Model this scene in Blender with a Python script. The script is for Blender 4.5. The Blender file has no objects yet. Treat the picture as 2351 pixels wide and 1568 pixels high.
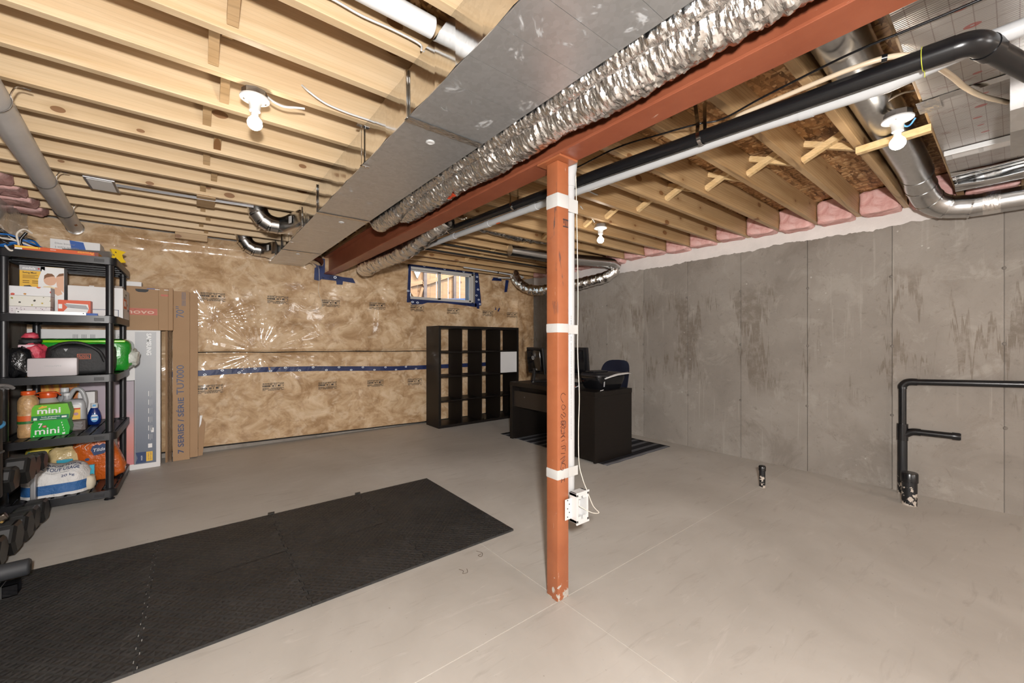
import bpy, bmesh, math, random
import numpy as np
from mathutils import Vector, Matrix, noise as mnoise

scene = bpy.context.scene
COL = scene.collection
RND = random.Random(11)

# ---------------------------------------------------------------- camera, world, light, exposure
cam_d = bpy.data.cameras.new('camera')
cam_d.sensor_fit = 'HORIZONTAL'
cam_d.sensor_width = 36.0
cam_d.lens = 36.0 * 919.0 / 2351.0
cam_d.clip_start = 0.02
cam = bpy.data.objects.new('camera', cam_d)
COL.objects.link(cam)
cam.location = (0, 0, 1.25)
cam.rotation_euler = (math.pi / 2, 0, -math.radians(38.52))
scene.camera = cam

world = bpy.data.worlds.new('daylight')
scene.world = world
world.use_nodes = True
wn = world.node_tree
bg = wn.nodes['Background']
sky = wn.nodes.new('ShaderNodeTexSky')
sky.sky_type = 'NISHITA'
sky.sun_elevation = math.radians(48)
sky.sun_rotation = math.radians(200)
sky.sun_disc = False
wn.links.new(sky.outputs[0], bg.inputs[0])
bg.inputs[1].default_value = 0.55

BULB = 60.0            # emission strength of the bare bulbs
def lamp(name, kind, loc, energy, size, col=(1, 1, 1), rot=None):
    d = bpy.data.lights.new(name, kind)
    d.energy = energy
    d.color = col
    if kind == 'POINT':
        d.shadow_soft_size = size
    elif kind == 'AREA':
        d.shape = 'DISK'
        d.size = size
    elif kind == 'SUN':
        d.angle = size
    o = bpy.data.objects.new(name, d)
    COL.objects.link(o)
    o.location = loc
    if rot:
        o.rotation_euler = rot
    return o
lamp('sun', 'SUN', (3, 9, 9), 3.2, 0.02, (1, .95, .86), (math.radians(38), 0, math.radians(25)))
flash = lamp('photo_flash', 'POINT', (-0.05, -0.2, 1.46), 92, 0.05, (1, .975, .95))
flash.data.use_nodes = True            # gentle linear fall-off, like blended flash frames
_em = flash.data.node_tree.nodes['Emission']
_fo = flash.data.node_tree.nodes.new('ShaderNodeLightFalloff')
_fo.inputs['Strength'].default_value = 1.0
flash.data.node_tree.links.new(_fo.outputs['Linear'], _em.inputs['Strength'])
lamp('added_fill', 'POINT', (-0.2, -4.4, 1.5), 130, 0.5, (1, .975, .95))  # unseen fill light added behind the camera
lamp('added_fill', 'POINT', (2.6, -4.4, 1.5), 130, 0.5, (1, .975, .95))  # second added fill, same height, farther right

vs = scene.view_settings
vs.view_transform = 'Standard'
vs.look = 'None'
vs.gamma = 1.0
vs.use_curve_mapping = False
vs.exposure = 0.41
cy = scene.cycles
cy.use_adaptive_sampling = True
cy.adaptive_threshold = 0.06
cy.adaptive_min_samples = 12
cy.max_bounces = 5
cy.diffuse_bounces = 3
cy.glossy_bounces = 2
cy.transmission_bounces = 4
cy.transparent_max_bounces = 4
cy.caustics_reflective = False
cy.caustics_refractive = False

# ---------------------------------------------------------------- material helpers
def srgb(h):
    h = h.lstrip('#')
    c = [int(h[i:i + 2], 16) / 255 for i in (0, 2, 4)]
    return tuple(x / 12.92 if x <= .04045 else ((x + .055) / 1.055) ** 2.4 for x in c)

class NT:
    def __init__(s, name):
        s.m = bpy.data.materials.new(name)
        s.m.use_nodes = True
        s.t = s.m.node_tree
        s.b = s.t.nodes['Principled BSDF']
    def n(s, kind, **kw):
        x = s.t.nodes.new(kind)
        for k, v in kw.items():
            setattr(x, k, v)
        return x
    def l(s, a, b):
        s.t.links.new(a, b)
    def set(s, **kw):
        for k, v in kw.items():
            i = s.b.inputs[k.replace('_', ' ')]
            if hasattr(v, 'is_linked') or isinstance(v, bpy.types.NodeSocket):
                s.l(v, i)
            else:
                if i.type == 'RGBA' and len(v) == 3:
                    v = (*v, 1)
                i.default_value = v
        return s
    def co(s, scale=(1, 1, 1), rnd=False, rot=(0, 0, 0)):
        c = s.n('ShaderNodeTexCoord').outputs['Object']
        if rnd:
            oi = s.n('ShaderNodeObjectInfo')
            mu = s.n('ShaderNodeMath', operation='MULTIPLY')
            s.l(oi.outputs['Random'], mu.inputs[0]); mu.inputs[1].default_value = 37.0
            ad = s.n('ShaderNodeVectorMath', operation='ADD')
            s.l(c, ad.inputs[0]); s.l(mu.outputs[0], ad.inputs[1])
            c = ad.outputs[0]
        mp = s.n('ShaderNodeMapping')
        mp.inputs['Scale'].default_value = scale
        mp.inputs['Rotation'].default_value = rot
        s.l(c, mp.inputs[0])
        return mp.outputs[0]
    def noise(s, v, scale=5, detail=4, rough=.5, dist=0):
        x = s.n('ShaderNodeTexNoise')
        s.l(v, x.inputs['Vector'])
        x.inputs['Scale'].default_value = scale
        x.inputs['Detail'].default_value = detail
        x.inputs['Roughness'].default_value = rough
        x.inputs['Distortion'].default_value = dist
        return x.outputs['Fac']
    def vor(s, v, scale=5, feature='F1', out='Distance', rand=1):
        x = s.n('ShaderNodeTexVoronoi', feature=feature)
        s.l(v, x.inputs['Vector'])
        x.inputs['Scale'].default_value = scale
        if 'Randomness' in x.inputs:
            x.inputs['Randomness'].default_value = rand
        return x.outputs[out]
    def ramp(s, f, *stops, interp='LINEAR'):
        x = s.n('ShaderNodeValToRGB')
        x.color_ramp.interpolation = interp
        e = x.color_ramp.elements
        while len(e) < len(stops):
            e.new(.5)
        for i, (p, c) in enumerate(stops):
            e[i].position = p
            e[i].color = (*c, 1) if not isinstance(c, (int, float)) else (c, c, c, 1)
        s.l(f, x.inputs[0])
        return x.outputs[0]
    def mix(s, f, a, b, mode='MIX'):
        x = s.n('ShaderNodeMix', data_type='RGBA', blend_type=mode)
        for sock, v in ((x.inputs[0], f), (x.inputs[6], a), (x.inputs[7], b)):
            if isinstance(v, bpy.types.NodeSocket):
                s.l(v, sock)
            elif isinstance(v, (int, float)):
                sock.default_value = v
            else:
                sock.default_value = (*v, 1)
        return x.outputs[2]
    def math(s, op, a, b=0.0, c=None):
        x = s.n('ShaderNodeMath', operation=op)
        for i, v in enumerate((a, b, c)):
            if v is None:
                continue
            if isinstance(v, bpy.types.NodeSocket):
                s.l(v, x.inputs[i])
            else:
                x.inputs[i].default_value = v
        return x.outputs[0]
    def sep(s, v):
        x = s.n('ShaderNodeSeparateXYZ')
        s.l(v, x.inputs[0])
        return x.outputs
    def bump(s, h, strength=.3, dist=.01):
        x = s.n('ShaderNodeBump')
        x.inputs['Strength'].default_value = strength
        x.inputs['Distance'].default_value = dist
        s.l(h, x.inputs['Height'])
        s.l(x.outputs[0], s.b.inputs['Normal'])

_M = {}
def basic(name, col, rough=.5, metal=0, var=None, bump=None, coat=0, spec=.5, trans=0, alpha=1, emit=0):
    """plain material: colour with optional noise variation (scale, amount) and bump (scale, strength)"""
    if name in _M:
        return _M[name]
    if isinstance(col, str):
        col = srgb(col)
    n = NT(name)
    n.set(Base_Color=col, Roughness=rough, Metallic=metal, Coat_Weight=coat, Specular_IOR_Level=spec,
          Transmission_Weight=trans, Alpha=alpha)
    if var:
        f = n.noise(n.co(), var[0], 5, .6)
        lo = tuple(max(0, c * (1 - var[1])) for c in col)
        hi = tuple(min(1, c * (1 + var[1])) for c in col)
        n.set(Base_Color=n.ramp(f, (.3, lo), (.7, hi)))
    if bump:
        n.bump(n.noise(n.co(), bump[0], 5, .6), bump[1], .02)
    if emit:
        n.set(Emission_Color=col, Emission_Strength=emit)
    _M[name] = n.m
    return n.m

# ---------------------------------------------------------------- geometry helpers
class G:
    """collects vertices and faces in world coordinates"""
    def __init__(s):
        s.v = []; s.f = []
    def add(s, vs, fs):
        o = len(s.v)
        s.v += [tuple(p) for p in vs]
        s.f += [tuple(i + o for i in f) for f in fs]
        return s
    def box(s, a, b, bev=0.0, M=None):
        x0, y0, z0 = a; x1, y1, z1 = b
        if bev <= 0:
            vs = [(x0, y0, z0), (x1, y0, z0), (x1, y1, z0), (x0, y1, z0), (x0, y0, z1), (x1, y0, z1), (x1, y1, z1), (x0, y1, z1)]
            fs = [(3, 2, 1, 0), (4, 5, 6, 7), (0, 1, 5, 4), (1, 2, 6, 5), (2, 3, 7, 6), (3, 0, 4, 7)]
        else:
            bm = bmesh.new()
            bmesh.ops.create_cube(bm, size=1)
            for v in bm.verts:
                v.co = Vector(((x0 + x1) / 2 + v.co.x * (x1 - x0), (y0 + y1) / 2 + v.co.y * (y1 - y0), (z0 + z1) / 2 + v.co.z * (z1 - z0)))
            bmesh.ops.bevel(bm, geom=list(bm.edges), offset=bev, segments=2, profile=.6, affect='EDGES')
            bm.verts.index_update()
            vs = [tuple(v.co) for v in bm.verts]
            fs = [tuple(v.index for v in f.verts) for f in bm.faces]
            bm.free()
        if M is not None:
            vs = [tuple(M @ Vector(v)) for v in vs]
        return s.add(vs, fs)
    def bar(s, p, q, w, h, up=(0, 0, 1), bev=0.0):
        """rectangular bar from p to q: w across, h along up"""
        p, q = Vector(p), Vector(q)
        z = (q - p); L = z.length; z.normalize()
        y = Vector(up) - z * Vector(up).dot(z)
        if y.length < 1e-6:
            y = Vector((0, 1, 0))
        y.normalize(); x = y.cross(z)
        M = Matrix(((x.x, y.x, z.x, p.x), (x.y, y.y, z.y, p.y), (x.z, y.z, z.z, p.z), (0, 0, 0, 1)))
        return s.box((-w / 2, -h / 2, 0), (w / 2, h / 2, L), bev, M)
    def tube(s, path, r, n=12, cap=True, wob=None):
        P = [Vector(p) for p in path]
        m = len(P)
        rs = r if isinstance(r, (list, tuple)) else [r] * m
        T = []
        for i in range(m):
            t = P[min(i + 1, m - 1)] - P[max(i - 1, 0)]
            T.append(t.normalized())
        a = Vector((0, 0, 1)) if abs(T[0].z) < .9 else Vector((1, 0, 0))
        x = (a - T[0] * a.dot(T[0])).normalized()
        vs, fs = [], []
        for i in range(m):
            x = (x - T[i] * x.dot(T[i])).normalized()
            y = T[i].cross(x)
            for k in range(n):
                th = 2 * math.pi * k / n
                rr = rs[i] * (wob(i / max(1, m - 1), th) if wob else 1)
                vs.append(P[i] + (x * math.cos(th) + y * math.sin(th)) * rr)
        for i in range(m - 1):
            for k in range(n):
                a0 = i * n + k; b0 = i * n + (k + 1) % n
                fs.append((a0, b0, b0 + n, a0 + n))
        if cap:
            fs.append(tuple(range(n - 1, -1, -1)))
            fs.append(tuple((m - 1) * n + k for k in range(n)))
        return s.add(vs, fs)
    def lathe(s, prof, c=(0, 0, 0), n=24, axis=(0, 0, 1), M=None):
        """prof: list of (radius, height)"""
        ax = Vector(axis).normalized()
        a = Vector((1, 0, 0)) if abs(ax.x) < .9 else Vector((0, 1, 0))
        x = (a - ax * a.dot(ax)).normalized(); y = ax.cross(x); c = Vector(c)
        vs, fs = [], []
        m = len(prof)
        for (r, h) in prof:
            for k in range(n):
                th = 2 * math.pi * k / n
                vs.append(c + ax * h + (x * math.cos(th) + y * math.sin(th)) * max(r, 1e-4))
        for i in range(m - 1):
            for k in range(n):
                a0 = i * n + k; b0 = i * n + (k + 1) % n
                fs.append((a0, b0, b0 + n, a0 + n))
        fs.append(tuple(range(n - 1, -1, -1)))
        fs.append(tuple((m - 1) * n + k for k in range(n)))
        if M is not None:
            vs = [M @ v for v in vs]
        return s.add(vs, fs)
    def prism(s, poly, org, ux, uy, d):
        """polygon (2d list) placed at org with axes ux, uy, extruded by vector d"""
        org, ux, uy, d = map(Vector, (org, ux, uy, d))
        n = len(poly)
        vs = [org + ux * p[0] + uy * p[1] for p in poly]
        vs += [v + d for v in vs]
        fs = [tuple(range(n - 1, -1, -1)), tuple(range(n, 2 * n))]
        fs += [(i, (i + 1) % n, (i + 1) % n + n, i + n) for i in range(n)]
        if ux.cross(uy).dot(d) < 0:
            fs = [f[::-1] for f in fs]
        return s.add(vs, fs)
    def grid(s, nu, nv, fn, keep=None, closed_u=False):
        vs = [fn(i / (nu - 1) if not closed_u else i / nu, j / (nv - 1)) for j in range(nv) for i in range(nu)]
        fs = []
        for j in range(nv - 1):
            for i in range(nu if closed_u else nu - 1):
                i2 = (i + 1) % nu
                if keep and not keep(i / (nu - 1), j / (nv - 1)):
                    continue
                fs.append((j * nu + i, j * nu + i2, (j + 1) * nu + i2, (j + 1) * nu + i))
        return s.add(vs, fs)
    def blob(s, c, size, seed=0, amp=.12, freq=3.0, n=20, m=14, sq=2.6, flat=None, floor=None):
        """lumpy soft body: superellipsoid with noise; flat bottom at floor"""
        c = Vector(c); vs, fs = [], []
        for j in range(m + 1):
            ph = -math.pi / 2 + math.pi * j / m
            for i in range(n):
                th = 2 * math.pi * i / n
                def sp(w, e):
                    return math.copysign(abs(w) ** (2 / e), w)
                d = Vector((sp(math.cos(ph), sq) * sp(math.cos(th), sq), sp(math.cos(ph), sq) * sp(math.sin(th), sq), sp(math.sin(ph), sq)))
                k = 1 + amp * (mnoise.noise(d * freq + Vector((seed * 7.3, seed * 3.1, seed))) + .5 * mnoise.noise(d * freq * 2.7 + Vector((seed, 9, seed * 2))))
                p = Vector((d.x * size[0] / 2 * k, d.y * size[1] / 2 * k, d.z * size[2] / 2 * k)) + c
                if floor is not None and p.z < floor:
                    p.z = floor
                vs.append(p)
        for j in range(m):
            for i in range(n):
                fs.append((j * n + i, j * n + (i + 1) % n, (j + 1) * n + (i + 1) % n, (j + 1) * n + i))
        return s.add(vs, fs)
    def mesh(s, name, org=(0, 0, 0), smooth=None):
        me = bpy.data.meshes.new(name)
        o = Vector(org)
        me.from_pydata([tuple(Vector(p) - o) for p in s.v], [], s.f)
        me.validate()
        if smooth is not None:
            me.polygons.foreach_set('use_smooth', [True] * len(me.polygons))
            if smooth < 179:
                me.set_sharp_from_angle(angle=math.radians(smooth))
        me.update()
        return me
    def build(s, name, mat, parent=None, smooth=None, org=None):
        """link as one mesh object; coordinates are world, moved into the parent's frame"""
        if org is None:
            org = origin(parent) if parent else (0, 0, 0)
        me = s.mesh(name, org, smooth)
        if mat:
            me.materials.append(mat)
        o = bpy.data.objects.new(name, me)
        COL.objects.link(o)
        if parent:
            o.parent = parent
        else:
            o.location = org
        return o

def origin(o):
    p = Vector((0, 0, 0))
    while o:
        p += Vector(o.location)
        o = o.parent
    return p

def tag(o, label=None, cat=None, group=None, kind=None):
    for k, v in (('label', label), ('category', cat), ('group', group), ('kind', kind)):
        if v:
            o[k] = v
    return o

def thing(name, label, cat, loc=(0, 0, 0), group=None, kind=None):
    o = bpy.data.objects.new(name, None)
    o.empty_display_size = .05
    COL.objects.link(o)
    o.location = loc
    return tag(o, label, cat, group, kind)

def struct(name, label=None, loc=(0, 0, 0)):
    o = bpy.data.objects.new(name, None)
    COL.objects.link(o)
    o.location = loc
    return tag(o, label, None, None, 'structure')

def dup(o, parent, loc=None):
    c = o.copy()
    COL.objects.link(c)
    c.parent = parent
    if loc is not None:
        c.location = loc
    return c

_T = {}
def glyphs(body, shear=0.0, bold=0.0):
    key = (body, shear, bold)
    if key not in _T:
        cu = bpy.data.curves.new('lettering', 'FONT')
        cu.body = body
        cu.shear = shear
        cu.offset = bold
        cu.resolution_u = 3
        ob = bpy.data.objects.new('lettering', cu)
        COL.objects.link(ob)
        bpy.context.view_layer.update()
        me = bpy.data.meshes.new_from_object(ob)
        vs = np.array([v.co[:2] for v in me.vertices], dtype=float).reshape(-1, 2)
        fs = [tuple(p.vertices) for p in me.polygons]
        bpy.data.objects.remove(ob); bpy.data.curves.remove(cu); bpy.data.meshes.remove(me)
        mn, mx = vs.min(0), vs.max(0)
        _T[key] = ((vs - mn) / (mx - mn), fs, (mx - mn)[0] / (mx - mn)[1])
    return _T[key]

def text(body, org, ux, uy, w, h, mat, parent, name='lettering', shear=0.0, bold=0.0):
    """flat lettering: lower-left corner at org, unit axes ux/uy, fitted into w x h"""
    vs, fs, _ = glyphs(body, shear, bold)
    org, ux, uy = Vector(org), Vector(ux), Vector(uy)
    g = G()
    g.add([org + ux * (p[0] * w) + uy * (p[1] * h) for p in vs], fs)
    return g.build(name, mat, parent)

def decal(poly, org, ux, uy, mat, parent, name='print', d=.0008):
    """flat printed patch, a hair proud of the surface (ux x uy points outward)"""
    ux, uy = Vector(ux), Vector(uy)
    g = G().prism(poly, org, ux, uy, ux.cross(uy).normalized() * d)
    return g.build(name, mat, parent)

def rect(w, h, x=0, y=0):
    return [(x, y), (x + w, y), (x + w, y + h), (x, y + h)]
def ell(cx, cy, rx, ry, n=20):
    return [(cx + rx * math.cos(2 * math.pi * k / n), cy + ry * math.sin(2 * math.pi * k / n)) for k in range(n)]
def spline(pts, n=8):
    """Catmull-Rom through the points"""
    P = [Vector(p) for p in pts]
    P = [P[0] * 2 - P[1]] + P + [P[-1] * 2 - P[-2]]
    out = []
    for i in range(1, len(P) - 2):
        for k in range(n):
            t = k / n
            a, b, c, d = P[i - 1], P[i], P[i + 1], P[i + 2]
            out.append(.5 * ((2 * b) + (c - a) * t + (2 * a - 5 * b + 4 * c - d) * t * t + (3 * b - a - 3 * c + d) * t ** 3))
    out.append(P[-2])
    return out

# ---------------------------------------------------------------- materials of the place
def m_wood(name, pale, deep, knot=(.20, .085, .03), grain=1.0):
    n = NT(name)
    v = n.co((1, 1, 1), True)
    mp = n.n('ShaderNodeMapping'); mp.inputs['Scale'].default_value = (.55, 10, 10)
    n.l(v, mp.inputs[0])
    g1 = n.noise(mp.outputs[0], 1.6, 5, .6, .6)
    mp2 = n.n('ShaderNodeMapping'); mp2.inputs['Scale'].default_value = (.35, 3.2, 3.2)
    n.l(v, mp2.inputs[0])
    w = n.n('ShaderNodeTexWave', wave_type='BANDS', bands_direction='Z')
    n.l(mp2.outputs[0], w.inputs['Vector'])
    w.inputs['Scale'].default_value = 5.5; w.inputs['Distortion'].default_value = 11
    w.inputs['Detail'].default_value = 1.2; w.inputs['Detail Scale'].default_value = .6
    c = n.ramp(g1, (.25, deep), (.6, pale))
    lines = n.ramp(w.outputs['Fac'], (.0, 1), (.10, 0))
    c = n.mix(n.math('MULTIPLY', lines, .36 * grain), c, tuple(x * .55 for x in deep))
    blot = n.noise(v, 1.7, 3, .5)
    c = n.mix(n.math('MULTIPLY', n.ramp(blot, (.52, 0), (.72, 1)), .35), c, deep)
    q = n.sep(v); cm = n.n('ShaderNodeCombineXYZ')
    n.l(n.math('MULTIPLY', q[0], 2.6), cm.inputs[0]); n.l(n.math('MULTIPLY', n.math('ADD', q[2], n.math('MULTIPLY', q[1], .35)), 4.6), cm.inputs[1])
    vo = n.n('ShaderNodeTexVoronoi', voronoi_dimensions='2D'); n.l(cm.outputs[0], vo.inputs['Vector']); vo.inputs['Scale'].default_value = 1.0
    pick = n.sep(vo.outputs['Color'])[0]
    on = n.math('GREATER_THAN', pick, .38)
    size = n.math('MULTIPLY_ADD', pick, .13, -.022)
    k = n.math('LESS_THAN', vo.outputs['Distance'], size)
    k = n.math('MULTIPLY', k, on)
    halo = n.math('MULTIPLY', n.ramp(vo.outputs['Distance'], (.05, 1), (.19, 0)), on)
    c = n.mix(n.math('MULTIPLY', halo, .45), c, tuple(x * .8 for x in deep))
    c = n.mix(n.math('MULTIPLY', k, .85), c, knot)
    n.set(Base_Color=c, Roughness=.46, Specular_IOR_Level=.45)
    n.bump(g1, .12, .004)
    return n.m

def m_osb():
    n = NT('osb')
    v = n.co()
    def layer(scale, rot):
        mp = n.n('ShaderNodeMapping'); mp.inputs['Scale'].default_value = scale; mp.inputs['Rotation'].default_value = (0, 0, rot)
        n.l(v, mp.inputs[0])
        d = n.noise(mp.outputs[0], .4, 2)
        ad = n.n('ShaderNodeVectorMath', operation='ADD'); n.l(mp.outputs[0], ad.inputs[0]); n.l(d, ad.inputs[1])
        vo = n.n('ShaderNodeTexVoronoi', distance='CHEBYCHEV'); n.l(ad.outputs[0], vo.inputs['Vector']); vo.inputs['Scale'].default_value = 1
        return n.sep(vo.outputs['Color'])[0], vo.outputs['Distance']
    a, da = layer((14, 55, 1), .5)
    b, db = layer((48, 12, 1), -.3)
    m = n.mix(n.math('GREATER_THAN', a, .5), a, b)
    c = n.ramp(m, (.0, (.17, .075, .025)), (.3, (.42, .21, .08)), (.65, (.60, .35, .155)), (1, (.74, .50, .27)))
    c = n.mix(n.math('MULTIPLY', n.ramp(n.math('MAXIMUM', da, db), (.5, 0), (.8, 1)), .6), c, (.10, .04, .012))
    n.set(Base_Color=c, Roughness=.62)
    n.bump(m, .5, .01)
    return n.m

def m_floor():
    n = NT('floor_concrete')
    v = n.co()
    a = n.noise(v, .9, 6, .62, .4)
    c = n.ramp(a, (.30, (.425, .395, .355)), (.52, (.515, .483, .44)), (.72, (.60, .57, .525)))
    mp = n.n('ShaderNodeMapping'); mp.inputs['Scale'].default_value = (1.2, 7, 1); mp.inputs['Rotation'].default_value = (0, 0, .5)
    n.l(v, mp.inputs[0])
    s = n.noise(mp.outputs[0], 1.7, 7, .68, 1.2)
    c = n.mix(n.math('MULTIPLY', n.ramp(s, (.60, 0), (.74, 1)), .5), c, (.66, .62, .575))
    d = n.noise(mp.outputs[0], 2.6, 5, .6, .9)
    c = n.mix(n.math('MULTIPLY', n.ramp(d, (.58, 0), (.76, 1)), .4), c, (.27, .235, .205))
    sp = n.noise(v, 55, 2, .5)
    c = n.mix(n.math('MULTIPLY', n.ramp(sp, (.72, 0), (.78, 1)), .5), c, (.20, .16, .13))
    n.set(Base_Color=c, Roughness=n.ramp(a, (.3, .42), (.7, .56)), Specular_IOR_Level=.4)
    n.bump(n.noise(v, 9, 6, .6), .06, .01)
    return n.m

def m_concrete():
    """poured wall: X = through the wall, Y along, Z up (object coordinates are world here)"""
    n = NT('wall_concrete')
    v = n.co()
    a = n.noise(v, 1.3, 6, .6, .3)
    c = n.ramp(a, (.25, (.235, .206, .178)), (.5, (.295, .262, .228)), (.75, (.362, .326, .288)))
    bl = n.noise(v, 3.8, 8, .7, .6)
    c = n.mix(n.math('MULTIPLY', n.ramp(bl, (.54, 0), (.64, 1)), .5), c, (.40, .365, .32))
    bl2 = n.noise(n.co((1, 1.1, .8)), 1.9, 7, .7, .9)
    c = n.mix(n.math('MULTIPLY', n.ramp(bl2, (.55, 0), (.66, 1)), .5), c, (.205, .172, .142))
    fine = n.noise(v, 17, 7, .72, .8)
    c = n.mix(n.math('MULTIPLY', n.ramp(fine, (.58, 0), (.70, 1)), .6), c, (.185, .158, .134))
    # damp patches whose lower edges break into runs
    mp = n.n('ShaderNodeMapping'); mp.inputs['Scale'].default_value = (1, 16, .7)
    n.l(v, mp.inputs[0])
    run = n.noise(mp.outputs[0], 1.5, 4, .55, .2)
    xyz = n.sep(v)
    cmb = n.n('ShaderNodeCombineXYZ')
    st1 = n.noise(n.co((0, 15, .25)), 1.6, 3, .6)
    zs = n.math('ADD', xyz[2], n.math('MULTIPLY', n.ramp(st1, (.35, 0), (.7, 1)), .42))
    n.l(n.math('MULTIPLY', xyz[1], 2.1), cmb.inputs[1]); n.l(n.math('MULTIPLY', zs, 1.9), cmb.inputs[2])
    pat = n.noise(cmb.outputs[0], 1.25, 3, .5, .3)
    mid = n.ramp(n.math('ABSOLUTE', n.math('SUBTRACT', xyz[2], 1.28)), (.42, 1), (.62, 0))
    wet = n.math('MULTIPLY', n.math('MULTIPLY', n.ramp(pat, (.555, 0), (.585, 1)), mid), n.ramp(n.noise(v, 14, 5, .7), (.36, .25), (.56, 1)))
    c = n.mix(n.math('MULTIPLY', wet, .62), c, (.155, .122, .092))
    # pale lime runs low down
    lime = n.math('MULTIPLY', n.ramp(run, (.60, 0), (.66, 1)), n.ramp(n.noise(v, 1.4, 2), (.5, 0), (.6, 1)))
    c = n.mix(n.math('MULTIPLY', lime, .3), c, (.48, .44, .385))
    spl = n.vor(v, 11)
    sp2 = n.math('MULTIPLY', n.ramp(n.math('ADD', spl, n.math('MULTIPLY', n.noise(v, 30, 3), .25)), (.16, 1), (.2, 0)), n.ramp(n.noise(v, 2.1, 2), (.55, 0), (.62, 1)))
    c = n.mix(n.math('MULTIPLY', sp2, .6), c, (.60, .565, .51))
    oi = n.n('ShaderNodeObjectInfo')
    tint = n.math('MULTIPLY_ADD', oi.outputs['Random'], .16, .83)
    tc = n.n('ShaderNodeCombineColor')
    for k_ in range(3):
        n.l(tint, tc.inputs[k_])
    c = n.mix(1.0, c, tc.outputs[0], 'MULTIPLY')
    n.set(Base_Color=c, Roughness=.82, Specular_IOR_Level=.25)
    n.bump(n.math('ADD', fine, n.math('MULTIPLY', bl, 1.2)), .35, .012)
    return n.m

def m_batt():
    """tan fibreglass seen through clear poly sheet"""
    n = NT('insulation_sheet')
    v = n.co((1, 1, 1.25))
    a = n.noise(v, 3.4, 8, .66, .7)
    c = n.ramp(a, (.27, (.24, .135, .062)), (.42, (.39, .245, .128)), (.53, (.53, .365, .215)), (.70, (.70, .535, .36)))
    b = n.noise(v, 6.0, 6, .6, 1.1)
    c = n.mix(n.math('MULTIPLY', n.ramp(b, (.52, 0), (.64, 1)), .5), c, (.70, .55, .39))
    b2 = n.noise(v, 8.5, 6, .62, .8)
    c = n.mix(n.math('MULTIPLY', n.ramp(b2, (.55, 0), (.66, 1)), .5), c, (.30, .175, .085))
    d = n.noise(v, 1.1, 3, .5, .5)
    c = n.mix(n.math('MULTIPLY', n.ramp(d, (.55, 0), (.7, 1)), .25), c, (.36, .235, .125))
    n.set(Base_Color=c, Roughness=.75, Specular_IOR_Level=.2, Coat_Weight=.65, Coat_Roughness=.10)
    w = n.noise(v, 5.5, 3, .5, 1.2)
    bm = n.n('ShaderNodeBump'); bm.inputs['Strength'].default_value = .28; bm.inputs['Distance'].default_value = .012
    n.l(w, bm.inputs['Height']); n.l(bm.outputs[0], n.b.inputs['Coat Normal'])
    return n.m

def m_galv(name, rough=.25, smudge=0.0, base=.62):
    n = NT(name)
    v = n.co()
    s = n.noise(v, 3, 4, .6, .8)
    vo = n.vor(v, 55, out='Color')
    sp = n.sep(vo)[0]
    c = n.ramp(sp, (0, (base * .93, base * .94, base * .94)), (1, (base * 1.04, base * 1.05, base * 1.06)))
    if smudge:
        sm = n.math('MULTIPLY', n.ramp(n.noise(v, 5.5, 6, .7, 1.6), (.60, 0), (.68, 1)), smudge)
        c = n.mix(sm, c, (.72, .75, .77))
        n.set(Roughness=n.math('ADD', n.math('MULTIPLY', sm, .25), rough))
        n.set(Metallic=n.math('SUBTRACT', .82, n.math('MULTIPLY', sm, .4)))
    else:
        n.set(Roughness=n.math('MULTIPLY_ADD', s, .12, rough - .06), Metallic=1.0)
    n.set(Base_Color=c)
    n.bump(s, .12, .012)
    return n.m

def m_foil():
    n = NT('crinkled_foil')
    v = n.co((1, 2.6, 1))
    a = n.vor(v, 26, 'F1')
    b = n.noise(v, 34, 4, .6, 1.5)
    n.set(Base_Color=(.93, .925, .915), Metallic=1.0, Roughness=.19)
    n.bump(n.math('ADD', a, n.math('MULTIPLY', b, .8)), .45, .008)
    return n.m

def m_paint_steel(name, c0, c1, chips, low=False):
    n = NT(name)
    v = n.co()
    a = n.noise(v, 6, 5, .6)
    c = n.ramp(a, (.3, c0), (.7, c1))
    mp = n.n('ShaderNodeMapping'); mp.inputs['Scale'].default_value = (5, 1.2, 5) if not low else (6, 6, 1.3)
    n.l(v, mp.inputs[0])
    s = n.noise(mp.outputs[0], 7, 6, .72, .4)
    c = n.mix(n.math('MULTIPLY', n.ramp(s, (.66, 0), (.70, 1)), .6), c, (.62, .44, .34))
    if low:
        d = n.noise(mp.outputs[0], 3.2, 6, .65, .3)
        z = n.sep(v)[2]
        up = n.ramp(n.math('ABSOLUTE', n.math('SUBTRACT', z, 1.7)), (.18, 1), (.36, 0))
        c = n.mix(n.math('MULTIPLY', n.ramp(d, (.60, 0), (.63, 1)), n.math('MULTIPLY', up, .9)), c, (.07, .05, .05))
        e = n.noise(v, 26, 5, .6)
        base = n.math('ADD', n.math('MULTIPLY', z, -3.2), .54)
        m = n.math('GREATER_THAN', n.math('ADD', base, n.math('MULTIPLY', n.math('SUBTRACT', e, .5), 2.0)), .5)
        c = n.mix(m, c, (.50, .46, .41))
    n.set(Base_Color=c, Roughness=.38)
    n.bump(s, .08, .004)
    return n.m

def m_pink():
    n = NT('pink_fibreglass')
    v = n.co()
    a = n.noise(v, 9, 7, .65, 1.0)
    n.set(Base_Color=n.ramp(a, (.28, (.58, .27, .235)), (.5, (.74, .435, .40)), (.75, (.82, .58, .55))), Roughness=.9, Specular_IOR_Level=.1)
    n.bump(a, .8, .02)
    return n.m

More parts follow.
